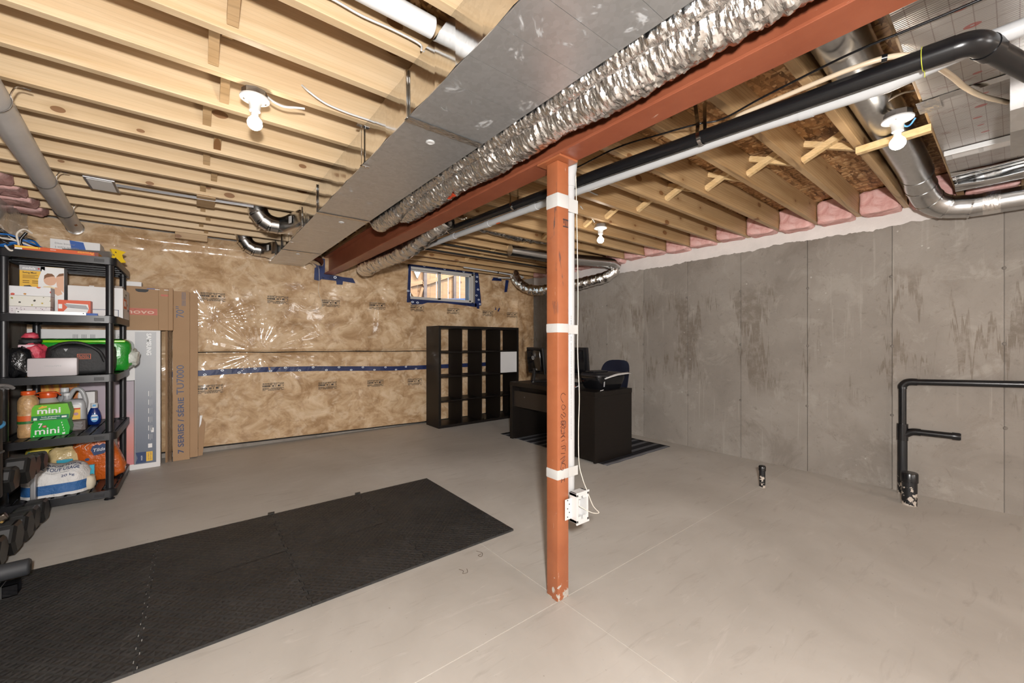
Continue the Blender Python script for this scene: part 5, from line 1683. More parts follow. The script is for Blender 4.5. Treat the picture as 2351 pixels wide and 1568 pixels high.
for k, (z0, z1, nm) in enumerate(((Z4, Z4 + .062, 'tissue box with a dark red lattice print, lowest of the stack'), (Z4 + .0625, Z4 + .142, 'tissue box with an olive leaf print, middle of the stack'), (Z4 + .1425, Z4 + .212, 'tissue box with orange and lilac flowers, topmost of the stack'))):
    t = thing('tissue_box', nm, 'tissue box', (-.95, 4.6, z0), 'stacked tissue boxes')
    G().box((-1.055, 4.54 + .006 * k, z0 + .0006), (-.846, 4.66, z1), .003).build('carton_body', tb_m[2 - k], t)
    if k == 2:
        G().lathe([(.03, 0), (.03, .001)], (-.95, 4.6, z1), 16).build('slot_film', PAPERW, t)
oc = carton('orange_gadget_box', 'orange and white box with a printed white appliance', 'box', -.822, -.645, 4.62, 4.70, Z4, Z4 + .128, basic('orange_red_carton', (.62, .075, .015), .45))
yf = 4.62 - .0001
decal([(.0, .0), (.05, .075), (.035, .10), (.155, .095), (.16, .06), (.145, .012), (.16, 0)], (-.815, yf, Z4 + .004), FX, FZ, PAPERW, oc)
front(oc, -.819, yf, Z4 + .06, .02, .035, PAPERW)
decal([(0, 0), (.12, -.008), (.135, -.04), (.02, -.03)], (-.79, yf - .0012, Z4 + .098), FX, FZ, LGREY, oc)
ftext(oc, 'Brother', -.755, yf - .002, Z4 + .070, .022, .005, INK)
wbx = carton('white_box', 'large white carton with blue line and orange label end on the second shelf', 'box', -.787, -.468, 4.72, 5.14, Z4, Z4 + .255, WHITEC)
yf = 4.72 - .0001
front(wbx, -.66, yf, Z4 + .066, .165, .004, NAVY); front(wbx, -.498, yf, Z4 + .008, .004, .062, NAVY)
sx = -.468 + .0001
RX_, RZ_ = (0, 1, 0), (0, 0, 1)      # faces looking along +x
decal(rect(.19, .085), (sx, 4.76, Z4 + .088), RX_, RZ_, ORANGE, wbx); decal(rect(.10, .045), (sx + .0009, 4.80, Z4 + .108), RX_, RZ_, PAPERW, wbx)
decal(rect(.016, .075), (sx, 4.755, Z4 + .006), RX_, RZ_, INK, wbx); decal(rect(.02, .02), (sx, 5.0, Z4 + .12), RX_, RZ_, INK, wbx); decal(rect(.09, .022), (sx, 5.02, Z4 + .072), RX_, RZ_, GREYI, wbx)
decal([(0, .0), (.09, 0), (.10, .03), (.16, .03), (.16, .004), (.18, .004), (.18, .045), (.09, .045), (.08, .012), (0, .012)], (sx, 4.78, Z4 + .175), RX_, RZ_, basic('flap_shadow_line', (.18, .15, .13), .8), wbx)
ru = thing('ruler_bar', 'silver metal bar with a blue end lying on the second shelf edge', 'ruler', (-.8, 4.47, Z4))
G().box((-.998, 4.462, Z4 + .0006), (-.648, 4.478, Z4 + .030), .0015).build('bar', basic('satin_aluminium', (.74, .74, .74), .3, .6), ru)
G().box((-.648, 4.462, Z4 + .0006), (-.585, 4.478, Z4 + .022), .0015).build('blue_end', BLUE, ru)
for x in (-.985, -.662):
    G().lathe([(.004, 0), (.004, .001)], (x, 4.462, Z4 + .018), 8, (0, -1, 0)).build('hole', INK, ru)
b5 = carton('brown_flat_box', 'flat brown carton lying on the white carton', 'box', -.80, -.56, 4.95, 5.14, Z4 + .256, Z4 + .288, CARD)
front(b5, -.70, 4.9499, Z4 + .278, .03, .006, PAPERW)
carton('speckled_box', 'small grey printed box on the white carton end', 'box', -.556, -.50, 5.0, 5.12, Z4 + .256, Z4 + .300, m_speckle('newsprint', (.30, .26, .23), [(.10, .08, .08), (.4, .36, .33)], 60))
carton('small_white_box', 'small plain white box on top of the brown laptop carton', 'box', -.535, -.40, 5.36, 5.48, 1.7905, 1.835, WHITEC)

# ---- third tier
gb = thing('green_paper_pack', 'green glossy plastic pack of paper rolls on the middle shelf', 'paper pack', (-.72, 4.98, Z3))
GP = basic('green_film', (.012, .26, .022), .18, coat=.5, var=(9, .25), bump=(16, .4))
G().blob((-.735, 4.96, Z3 + .145), (.62, .36, .29), 3, .05, 3, 30, 18, 6, None, Z3 + .001).build('wrap', GP, gb, 180)
G().box((-.98, 4.775, Z3 + .255), (-.46, 4.80, Z3 + .275), .006).build('lime_band', basic('lime_band', (.20, .55, .01), .25), gb, 40)
G().blob((-.43, 4.92, Z3 + .12), (.10, .20, .15), 8, .3, 3, 18, 12, 2.6).build('clear_end', basic('clear_film', (.58, .60, .55), .12, bump=(20, .6)), gb, 180)
dark = basic('black_nylon', (.013, .013, .014), .6, bump=(60, .2))
tbg = thing('tool_bag', 'black nylon tool bag with small orange badge on the middle shelf', 'bag', (-.70, 4.68, Z3))
G().blob((-.70, 4.70, Z3 + .118), (.385, .20, .245), 12, .05, 2.5, 30, 18, 5, None, Z3 + .001).build('bag_body', dark, tbg, 180)
G().tube(spline([(-.86, 4.62, Z3 + .20), (-.80, 4.60, Z3 + .245), (-.70, 4.595, Z3 + .25), (-.60, 4.60, Z3 + .19), (-.56, 4.595, Z3 + .10)], 6), .012, 8).build('strap', dark, tbg, 60)
bx, by, bz = -.715, 4.590, Z3 + .125
decal(rect(.075, .04), (bx, by, bz), FX, FZ, ORANGE, tbg, 'badge', .002); decal(rect(.069, .034), (bx + .003, by - .0021, bz + .003), FX, FZ, INK, tbg, 'badge', .0008)
text('BLACK+', (bx + .008, by - .0034, bz + .021), FX, FZ, .058, .010, ORANGE, tbg); text('DECKER', (bx + .008, by - .0034, bz + .007), FX, FZ, .058, .011, ORANGE, tbg)
G().prism([(0, 0), (.012, .022), (-.012, .022)], (-.775, 4.592, Z3 + .185), FX, FZ, (0, -.004, 0)).build('zip_pull', LGREY, tbg)
wc = thing('white_case', 'pale grey rounded plastic case in front of the black tool bag', 'case', (-.83, 4.53, Z3))
G().box((-.955, 4.50, Z3 + .001), (-.700, 4.575, Z3 + .140), .014).build('case_shell', basic('pale_case', (.50, .46, .47), .4), wc, 40)
text('NAITOC', (-.785, 4.4992, Z3 + .085), (-1, 0, 0), (0, 0, -1), .085, .011, LGREY, wc)
pk = thing('pink_bag', 'crumpled pink fabric bag behind the pale grey case', 'bag', (-.95, 4.68, Z3))
PNK = basic('pink_fabric', (.55, .055, .09), .5, bump=(14, .5))
G().blob((-.955, 4.66, Z3 + .165), (.135, .12, .16), 21, .35, 2.3, 24, 16, 2.6).build('bundle', PNK, pk, 60)
G().blob((-.975, 4.70, Z3 + .305), (.085, .07, .05), 22, .4, 2.5, 18, 10, 2.4).build('knot', PNK, pk, 60)
G().blob((-.975, 4.68, Z3 + .265), (.115, .10, .05), 23, .3, 2.5, 18, 10, 2.4).build('black_cuff', dark, pk, 60)
G().box((-1.02, 4.605, Z3 + .215), (-.93, 4.66, Z3 + .240), .008).build('pale_tag', basic('pale_pink', (.66, .47, .52), .5), pk, 40)
G().box((-1.03, 4.63, Z3 + .001), (-.89, 4.70, Z3 + .10), .02).build('folded_base', PNK, pk, 40)
kb = thing('black_sack', 'crumpled glossy black plastic sack beside the front shelf post', 'bag', (-1.02, 4.56, Z3))
G().blob((-1.005, 4.58, Z3 + .105), (.13, .15, .225), 31, .22, 2.2, 26, 18, 3, None, Z3 + .001).build('sack', basic('glossy_black_film', (.008, .008, .009), .22, bump=(9, .9)), kb, 60)

# ---- fourth tier
AMB = basic('amber_fill', (.52, .31, .14), .3, coat=.6, bump=(26, .5), var=(30, .25))
CLR = basic('clear_plastic', (.42, .39, .36), .12, spec=.7, bump=(8, .25))
LIDO = basic('orange_lid', (.66, .09, .015), .3)
j1 = thing('filled_jar', 'tall clear jar of amber grain with orange lid by the shelf post', 'jar', (-.975, 4.66, Z2))
G().lathe([(.050, 0), (.054, .006), (.054, .07), (.050, .085), (.054, .10), (.054, .17), (.050, .185), (.054, .20), (.054, .27), (.044, .30), (.030, .315), (.030, .325)], (-.98, 4.66, Z2 + .0006), 26).build('jar_body', AMB, j1, 40)
G().lathe([(.0548, .125), (.0548, .165)], (-.98, 4.66, Z2), 26).build('paper_band', ORANGE, j1, 40); G().lathe([(.0550, .105), (.0550, .125)], (-.98, 4.66, Z2), 26).build('green_band', basic('green_band', (.02, .13, .03), .5), j1, 40)
G().lathe([(.036, .318), (.038, .322), (.038, .345), (.035, .349)], (-.98, 4.66, Z2), 26).build('lid', LIDO, j1, 40)
j2 = thing('empty_jar', 'clear plastic jar with orange handled lid behind the green soda boxes', 'jar', (-.91, 4.85, Z2))
G().lathe([(.060, 0), (.064, .006), (.064, .20), (.060, .235), (.045, .262), (.042, .275)], (-.915, 4.85, Z2 + .0006), 28).build('jar_body', CLR, j2, 40)
G().lathe([(.047, .272), (.049, .276), (.049, .312), (.046, .318)], (-.915, 4.85, Z2), 28).build('lid', LIDO, j2, 40)
G().tube(spline([(-.968, 4.85, Z2 + .285), (-.985, 4.82, Z2 + .30), (-.95, 4.79, Z2 + .318), (-.90, 4.785, Z2 + .32), (-.86, 4.79, Z2 + .315), (-.845, 4.83, Z2 + .29)], 6), .006, 8).build('lid_handle', LIDO, j2, 60)
GRN1 = basic('lime_green_carton', (.13, .47, .02), .35); GRN2 = basic('bright_green_carton', (.008, .38, .025), .35); GRN3 = basic('deep_green_carton', (.006, .16, .07), .35)
def soda(label, z0, h, top, matf, y0):
    t = thing('soda_box', label, 'soda box', (-.85, y0 + .06, z0), 'mini soda boxes')
    # sides slope like a can pack: narrower at the top
    pts = [(-.957, 0), (-.762, 0), (-.754, h * .45), (-.770, h), (-.938, h), (-.952, h * .8)]
    G().prism([(p[0], p[1]) for p in pts], (0, y0, z0 + .0006), (1, 0, 0), (0, 0, 1), (0, .125, 0)).build('carton_body', matf, t)
    return t
m2 = soda('bright green mini lemon soda box under the lime green one', Z2, .118, 0, GRN2, 4.60)
yf = 4.60 - .0001
ftext(m2, 'mini', -.935, yf, Z2 + .018, .125, .048, PAPERW, bold=.01)
ftext(m2, '7', -.918, yf - .0006, Z2 + .066, .022, .036, PAPERW, bold=.02)
decal(ell(-.886, Z2 + .076, .012, .009), (0, yf - .001, 0), FX, FZ, RED, m2); ftext(m2, 'up', -.893, yf - .0016, Z2 + .071, .013, .010, PAPERW)
for k in range(5):
    decal(rect(.004, .010), (-.800 + .004 * k, yf - .0008, Z2 + .092 - .02 * k), FX, FZ, PAPERW, m2)
front(m2, -.795, yf, Z2 + .006, .014, .013, PAPERW); decal(ell(-.94, Z2 + .008, .004, .004), (0, yf, 0), FX, FZ, PAPERW, m2)
m1 = soda('lime green mini ginger soda box stacked on top', Z2 + .1186, .122, 0, GRN1, 4.61)
yf, zq = 4.61 - .0001, Z2 + .1186
ftext(m1, 'mini', -.925, yf, zq + .054, .12, .042, PAPERW, bold=.025)
front(m1, -.954, yf, zq + .003, .192, .036, GRN3)
ftext(m1, 'Soda gingembre', -.905, yf - .001, zq + .021, .095, .012, PAPERW, bold=.01)
front(m1, -.912, yf - .0009, zq + .011, .085, .004, PAPERW); front(m1, -.944, yf - .0009, zq + .008, .018, .017, PAPERW); front(m1, -.800, yf - .0009, zq + .016, .026, .013, PAPERW)
decal([(0, 0), (.04, .010), (.042, .019), (.025, .018), (.018, .024), (.010, .016), (-.002, .008)], (-.917, yf - .001, zq + .092), FX, FZ, YELLOW, m1); ftext(m1, 'Schweppes', -.914, yf - .002, zq + .098, .034, .006, RED)
jg = thing('bleach_jug', 'translucent grey jug with looped handle and yellow label', 'jug', (-.79, 4.92, Z2))
JUG = basic('grey_hdpe', (.34, .345, .355), .35)
G().blob((-.785, 4.93, Z2 + .115), (.148, .11, .25), 40, .02, 2, 26, 18, 5, None, Z2 + .001).build('jug_body', JUG, jg, 180)
G().lathe([(.045, .20), (.022, .245), (.020, .275)], (-.825, 4.93, Z2), 20).build('neck', JUG, jg, 40)
G().lathe([(.024, .272), (.024, .292), (.022, .294)], (-.825, 4.93, Z2), 20).build('cap', WHITEP, jg, 40)
G().tube(spline([(-.815, 4.93, Z2 + .25), (-.785, 4.925, Z2 + .315), (-.755, 4.925, Z2 + .32), (-.733, 4.925, Z2 + .29), (-.718, 4.925, Z2 + .22), (-.722, 4.925, Z2 + .16)], 6), .016, 12).build('handle', JUG, jg, 60)
decal(rect(.045, .095), (-.785, 4.873, Z2 + .075), FX, FZ, YELLOW, jg, 'label_print', .002); decal(rect(.045, .010), (-.785, 4.8708, Z2 + .158), FX, FZ, RED, jg, 'label_print'); decal(ell(-.765, Z2 + .12, .014, .012), (0, 4.8705, 0), FX, FZ, basic('lilac_print', (.45, .25, .3), .5), jg, 'label_print'); decal(rect(.045, .028), (-.785, 4.873, Z2 + .17), FX, FZ, PAPERW, jg, 'label_print', .002)
j3 = thing('capped_bottle', 'grey bottle with white cap standing behind the jug', 'bottle', (-.86, 5.06, Z2))
G().lathe([(.05, 0), (.052, .01), (.052, .22), (.03, .28), (.021, .30)], (-.86, 5.06, Z2 + .0006), 22).build('bottle_body', JUG, j3, 40); G().lathe([(.026, .295), (.026, .325), (.024, .328)], (-.86, 5.06, Z2), 22).build('cap', WHITEP, j3, 40)
carton('plain_white_box', 'tall plain white box behind the grey jug', 'box', -.775, -.675, 5.02, 5.14, Z2, Z2 + .285, WHITEC)
db = carton('printed_dark_box', 'low dark grey printed box in front of the jug', 'box', -.776, -.692, 4.745, 4.82, Z2, Z2 + .08, basic('dark_taupe', (.10, .075, .07), .55))
for k in range(5):
    front(db, -.770, 4.7449, Z2 + .014 + .012 * k, .055 + .004 * (k % 3), .004, LGREY)
bt = thing('blue_bottle', 'dark blue soap spray bottle with white cap on the fourth shelf', 'bottle', (-.672, 4.99, Z2))
BB = basic('blue_bottle_plastic', (.004, .022, .16), .2, coat=.4)
prof = [(.030, 0), (.038, .005), (.043, .04), (.044, .07), (.036, .11), (.024, .14), (.021, .148)]
g = G().lathe(prof, (0, 0, 0), 28)
g.v = [(p[0] * 1.0 - .675, p[1] * .7 + 4.99, p[2] + Z2 + .0006) for p in g.v]
g.build('bottle_body', BB, bt, 180)
G().lathe([(.022, .147), (.023, .150), (.023, .185), (.021, .188)], (-.675, 4.99, Z2), 22).build('cap', WHITEP, bt, 40)
decal(ell(0, 0, .024, .034, 24), (-.668, 4.9545, Z2 + .062), FX, FZ, basic('sky_print', (.10, .33, .60), .4), bt, 'label_print', .003)
decal(ell(0, 0, .020, .008, 16), (-.668, 4.951, Z2 + .082), FX, FZ, PAPERW, bt, 'label_print'); text('DAWN', (-.684, 4.9492, Z2 + .066), FX, FZ, .032, .011, BLUE, bt, bold=.02); decal(rect(.034, .014), (-.685, 4.951, Z2 + .046), FX, FZ, PAPERW, bt, 'label_print')
G().box((-.682, 4.9655, Z2 + .16), (-.662, 4.9672, Z2 + .178)).build('cap_print', basic('sky_print', (.10, .33, .60)), bt)

# ---- bottom tier: flour, rice and other bags
fb = thing('flour_bag', 'large white and blue paper flour bag on the bottom shelf', 'bag', (-.82, 4.62, Z1))
FLW = NT('flour_paper')
zz = FLW.sep(FLW.co())[2]
FLW.set(Base_Color=FLW.ramp(zz, (0, (.66, .645, .63)), (.018, (.66, .645, .63)), (.021, (.025, .11, .30)), (.088, (.025, .11, .30)), (.092, (.66, .645, .63)), interp='CONSTANT'), Roughness=.55)
FLW.bump(FLW.noise(FLW.co(), 15, 5, .6, .8), .8, .02)
def flour(u, v):
    x = -.985 + .345 * u
    zt = .23 + .02 * math.sin(u * 3) - .02 * (u > .9)
    return x, zt
g = G()
nu, nv = 26, 20
def fpt(u, v):
    # v runs front bottom -> top -> back bottom
    a = math.pi * v
    ex = abs(2 * u - 1) ** 5
    dep = .135 * (1 - .55 * ex)
    h = (.245 - .035 * u + .015 * math.sin(u * 9)) * (1 - .35 * ex)
    y = 4.635 - dep * math.copysign(abs(math.cos(a)) ** .75, math.cos(a))
    z = Z1 + .001 + h * abs(math.sin(a)) ** .62
    nz = .008 * mnoise.noise(Vector((u * 8, v * 6, 3)))
    return (-1.0 + .355 * u, y + nz, max(Z1 + .001, z + nz))
g.grid(nu, nv, fpt)
g.build('paper_sack', FLW.m, fb, 180, None)
def on_bag(poly, cx, cz, mat, nm='print'):
    pass
def bag_text(s, u0, u1, v, h, mat):
    """lettering wrapped on the sack front"""
    vs, fs, _ = glyphs(s, 0, .012)
    out = []
    for p in vs:
        u = u0 + (u1 - u0) * p[0]
        q = Vector(fpt(u, v + h * p[1]))
        out.append(q + Vector((0, -.006, .003)))
    G().add(out, fs).build('lettering', mat, fb)
bag_text('ALL PURPOSE FLOUR', .14, .88, .375, .07, NAVY); bag_text('FARINE TOUT USAGE', .10, .86, .275, .07, NAVY); bag_text('20 kg', .60, .80, .150, .045, NAVY); bag_text('ENRICHED FLOUR PRODUCT OF CANADA', .24, .72, .228, .02, GREYI)
OR = basic('orange_film', (.50, .10, .012), .25, coat=.3, bump=(12, .8))
rb = thing('rice_bag', 'glossy orange rice bag with dark blue badge leaning on the shelf', 'bag', (-.64, 4.78, Z1))
g = G().blob((0, 0, 0), (.24, .15, .40), 51, .09, 2.4, 26, 20, 4)
Mr = Matrix.Translation((-.620, 4.87, Z1 + .185)) @ Matrix.Rotation(math.radians(-22), 4, 'Y')
g.v = [tuple(Mr @ Vector(p)) for p in g.v]; g.v = [(p[0], p[1], max(p[2], Z1 + .001)) for p in g.v]
g.build('bag_body', OR, rb, 180)
c = Mr @ Vector((.03, -.083, .07)); ux = Mr.to_3x3() @ Vector((1, 0, 0)); uy = Mr.to_3x3() @ Vector((0, 0, 1))
decal([(-.05, .01), (-.04, .04), (-.015, .05), (.0, .038), (.02, .05), (.05, .035), (.05, .0), (.03, -.035), (-.03, -.04)], c, (1, 0, .1), (0, 0, 1), NAVY, rb, 'badge', .003)
text('Tilda', c + Vector((-.035, -.0045, -.012)), (1, 0, .1), (0, 0, 1), .07, .026, PAPERW, rb, shear=.15)
decal(ell(0, 0, .014, .012, 12), c + Vector((-.07, .006, -.07)), (1, 0, 0), (0, 0, 1), NAVY, rb, 'badge', .003)
G().tube(spline([(-.76, 4.79, Z1 + .30), (-.71, 4.785, Z1 + .325), (-.66, 4.785, Z1 + .335), (-.70, 4.78, Z1 + .30), (-.69, 4.78, Z1 + .27)], 5), .002, 6).build('tie_string', WIRE, rb, 60)
wb2 = thing('white_orange_bag', 'white sack with orange corner standing behind the rice bag', 'bag', (-.58, 5.05, Z1))
G().blob((-.625, 5.10, Z1 + .20), (.16, .17, .41), 56, .07, 2.2, 24, 18, 4, None, Z1 + .001).build('sack', WHITEC, wb2, 180)
G().box((-.548, 5.04, Z1 + .03), (-.540, 5.16, Z1 + .22), .003).build('orange_corner', ORANGE, wb2)
yb_ = thing('yellow_bag', 'yellow and teal food bag at the back of the bottom shelf', 'bag', (-.93, 4.92, Z1))
YB_ = m_speckle('yellow_print_film', (.62, .50, .06), [(.70, .55, .05), (.04, .28, .28), (.75, .62, .2), (.6, .45, .03)], 14, .3)
G().blob((-.94, 5.03, Z1 + .165), (.28, .22, .33), 61, .12, 2.2, 24, 18, 3, None, Z1 + .001).build('bag_body', YB_, yb_, 180)
cbg = thing('clear_food_bag', 'clear plastic bag of pale dry food between flour and rice bags', 'bag', (-.79, 4.82, Z1))
G().blob((-.83, 4.86, Z1 + .15), (.20, .13, .31), 66, .15, 2.4, 24, 18, 3, None, Z1 + .001).build('bag_body', basic('pale_pasta_film', (.52, .40, .20), .2, coat=.6, var=(12, .25), bump=(15, .6)), cbg, 180)
G().box((-.86, 4.79, Z1 + .17), (-.77, 4.80, Z1 + .215), .006).build('teal_label', basic('teal_print', (.02, .30, .42), .4), cbg)
carton('cyan_packet', 'bright cyan food packet squeezed beside the flour bag', 'packet', -.672, -.63, 4.66, 4.69, Z1, Z1 + .17, basic('cyan_film', (.06, .38, .52), .25))
cr = thing('cream_packet', 'cream paper packet lying in front of the rice bag', 'packet', (-.66, 4.60, Z1))
G().blob((-.652, 4.60, Z1 + .05), (.075, .10, .12), 71, .15, 2.2, 18, 12, 3, None, Z1 + .001).build('packet_body', basic('cream_paper', (.62, .55, .42), .6), cr, 180)

# ================================================================ cartons behind the shelf
sb = carton('tv_carton', 'white and grey upright television carton behind the storage shelf', 'carton', -1.13, -.259, 5.335, 5.50, .0, 1.36, WHITEC)
yf = 5.335 - .0001
SGREY = basic('carton_grey_blue', (.30, .315, .34), .5)
GRAD = NT('carton_grey_gradient'); z_ = GRAD.sep(GRAD.co())[2]
GRAD.set(Base_Color=GRAD.ramp(GRAD.math('DIVIDE', z_, 1.36), (0, (.095, .12, .165)), (.45, (.20, .215, .25)), (.75, (.36, .37, .39)), (1, (.42, .425, .44))), Roughness=.45)
front(sb, -.445, yf, .05, .155, 1.295, GRAD.m)
PIC = NT('carton_picture'); co_ = PIC.co(); z_ = PIC.sep(co_)[2]
base = PIC.ramp(z_, (.05, (.58, .20, .22)), (.22, (.60, .22, .18)), (.40, (.58, .27, .26)), (.58, (.36, .28, .33)), (.85, (.34, .29, .33)))
fl_ = PIC.noise(PIC.co((7, 1, 2.2)), 2.2, 5, .6, 1.2)
xx = PIC.sep(co_)[0]
fire = PIC.math('MULTIPLY', PIC.math('LESS_THAN', PIC.math('ADD', xx, PIC.math('MULTIPLY', fl_, .2)), -.02), PIC.math('GREATER_THAN', z_, .42))
PIC.set(Base_Color=PIC.mix(fire, base, PIC.ramp(fl_, (.32, (.16, .06, .09)), (.46, (.60, .17, .02)), (.62, (.75, .42, .05)))), Roughness=.45)
front(sb, -1.10, yf, .055, .648, .81, PIC.m)
front(sb, -.452, yf, .05, .005, .825, INK); front(sb, -1.10, yf, .866, .65, .006, INK)
text('SAMSUNG', (-.362, yf - .002, 1.330), (0, 0, -1), (1, 0, 0), .215, .036, basic('white_ink', (.86, .86, .86), .5), sb, bold=.02)
for k in range(6):
    for q in range(3):
        decal(rect(.05 + .01 * (q % 2), .004), (-.348 + .012 * q, yf - .0009, .76 - .085 * k), (0, 0, -1), (1, 0, 0), LGREY if q else PAPERW, sb)
decal(rect(.02, .045), (-.328, yf - .0009, .35), FX, FZ, RED if False else PAPERW, sb)
decal([(0, 0), (.075, .0), (.075, .105), (0, .105), (.014, .05)], (-.44, yf - .001, .06), FX, FZ, NAVY, sb); front(sb, -.363, yf - .0009, .07, .046, .092, YELLOW)
text('Certified UHD', (-.352, yf - .0024, .155), (0, 0, -1), (1, 0, 0), .075, .011, NAVY, sb); text('UHD certifi\u00e9', (-.336, yf - .0024, .155), (0, 0, -1), (1, 0, 0), .075, .011, NAVY, sb)
text('active', (-.402, yf - .0024, .13), (0, 0, -1), (1, 0, 0), .045, .014, PAPERW, sb)
decal(rect(.03, .04), (-.35, yf - .001, .20), FX, FZ, PAPERW, sb)
front(sb, -.895, yf, 1.20, .035, .075, basic('blue_grey_print', (.20, .30, .40), .5))
for k in range(3):
    for q in range(4):
        decal(rect(.12 - .012 * q, .0035), (-.83 + .055 * k - .009 * q, yf - .0005, 1.315), (0, 0, -1), (1, 0, 0), GREYI, sb)
text('VITAL', (-.60, yf - .001, 1.32), (0, 0, -1), (1, 0, 0), .075, .02, GREYI, sb); text('TAILOR', (-.57, yf - .001, 1.32), (0, 0, -1), (1, 0, 0), .085, .02, GREYI, sb)

lb_ = carton('laptop_carton', 'brown carton with red brand label resting on the television carton', 'box', -.62, -.163, 5.34, 5.50, 1.3608, 1.79, CARD)
yf = 5.34 - .0001
front(lb_, -.60, yf, 1.51, .318, .066, basic('red_label', (.42, .075, .03), .5))
ftext(lb_, 'lenovo', -.575, yf - .001, 1.522, .27, .044, basic('label_text', (.66, .44, .34), .6), bold=.012)
front(lb_, -.255, yf, 1.705, .056, .018, basic('red_label', (.42, .075, .03)))
for x in (-.275, -.20):
    front(lb_, x, yf, 1.365, .0035, .42, CARDE)
decal([(-.05, 0), (.05, 0), (.044, -.02), (.025, -.03), (-.025, -.03), (-.044, -.02)], (-.395, yf, 1.765), FX, FZ, INK, lb_)
front(lb_, -.36, yf, 1.77, .06, .006, BLUE)
for x in (-.30, -.23):
    front(lb_, x, yf, 1.765, .035, .007, PAPERW)

fbx = thing('flattened_carton', 'tall flattened brown television carton propped against the insulated wall', 'carton', (-.1, 5.5, 0))
for k in range(5):
    xk = -.222 + .010 * k
    G().box((xk, 5.475 - .004 * k, .001), (xk + .004, 5.60, 1.775 - .006 * k), .0005).build('layer', CARD if k % 2 else CARDE, fbx)
G().box((-.168, 5.462, .001), (-.030, 5.60, 1.778), .002).build('main_panel', CARD, fbx)
G().box((-.029, 5.478, .012), (.038, 5.60, 1.770), .002).build('side_flap', CARD, fbx)
G().box((-.226, 5.45, .001), (-.212, 5.47, 1.36), .001).build('fold_edge', CARDE, fbx)
yf = 5.462 - .0001
text('7 SERIES / S\u00c9RIE', (-.078, yf - .002, .075), (0, 0, 1), (-1, 0, 0), .585, .062, NAVY, fbx, bold=.014)
text('TU7000', (-.078, yf - .002, .695), (0, 0, 1), (-1, 0, 0), .305, .060, NAVY, fbx)
decal(rect(.001, .055), (-.078, yf - .001, .674), (-1, 0, 0) if False else (0, 0, 1), (-1, 0, 0), NAVY, fbx) if False else None
text('70\u2033', (-.078, yf - .002, 1.500), (0, 0, 1), (-1, 0, 0), .12, .066, NAVY, fbx)
for k in range(3):
    decal(rect(.06, .004), (-.09 + .012 * k, yf - .0005, 1.625), (0, 0, 1), (-1, 0, 0), NAVY, fbx)
    decal(rect(.08, .004), (-.09 + .012 * k, yf - .0005, 1.69), (0, 0, 1), (-1, 0, 0), NAVY, fbx)
for k in range(3):
    sc = (('brown cardboard sheet leaning on the wall behind the flattened carton', CARD), ('second brown cardboard offcut low against the insulated wall', CARD), ('narrow white cardboard strip beside the flattened carton', PAPERW))[k]
    q = [((.040, 0), (.080, 0), (.105, .35), (.045, .48)), ((.040, 0), (.066, 0), (.060, .30), (.045, .40)), ((.050, .31), (.066, .35), (.078, .44), (.056, .44))][k]
    o = G().prism([(p[0], p[1]) for p in q], (0, 5.565 - .012 * k, .001), (1, 0, 0), (0, 0, 1), (0, .004, 0)).build('cardboard_offcut', sc[1], None, None, (.06, 5.56, 0))
    tag(o, sc[0], 'cardboard')

# ================================================================ dumbbell rack and exercise gear
rk = thing('dumbbell_rack', 'black steel dumbbell rack beside the storage shelf', 'rack', (-.95, 3.6, 0))
for y in (3.18, 4.20):
    G().bar((-1.13, y, 0), (-1.13, y, .95), .05, .05, (1, 0, 0), .004).build('upright', BLACKP, rk)
    G().bar((-1.13, y, .022), (-.82, y, .022), .045, .04, (0, 0, 1), .004).build('foot', BLACKP, rk)
    G().bar((-1.12, y, .375), (-.86, y, .375), .04, .03, (0, 0, 1), .004).build('arm', BLACKP, rk)
for x, z in ((-1.03, .395), (-.90, .388), (-1.03, .045), (-.90, .045)):
    G().bar((x, 3.16, z), (x, 4.22, z), .035, .02, (0, 0, 1), .003).build('rail', BLACKP, rk)
G().bar((-.852, 4.155, .09), (-.852, 4.155, .38), .025, .025, (1, 0, 0), .003).build('brace', STEELD, rk)
HEXM = basic('rubber_hex', (.0095, .0092, .009), .36)
FACEM = basic('hex_badge', (.055, .055, .056), .55)
def hexhead(g, cx, cy, cz, w, L, sgn):
    r = w / math.sqrt(3)
    bev = .012
    rings = [(0, r * .9), (bev * sgn, r), ((L - bev) * sgn, r), (L * sgn, r * .82)]
    vs = []
    for dx, rr_ in rings:
        for k in range(6):
            a = math.radians(60 * k)
            vs.append((cx + dx, cy + rr_ * math.cos(a), cz + rr_ * math.sin(a)))
    fs = []
    for i in range(3):
        for k in range(6):
            f = (i * 6 + k, i * 6 + (k + 1) % 6, (i + 1) * 6 + (k + 1) % 6, (i + 1) * 6 + k)
            fs.append(f if sgn > 0 else f[::-1])
    fs += [tuple(range(5, -1, -1)), tuple(18 + k for k in range(6))] if sgn > 0 else [tuple(range(6)), tuple(18 + 5 - k for k in range(6))]
    g.add(vs, fs)
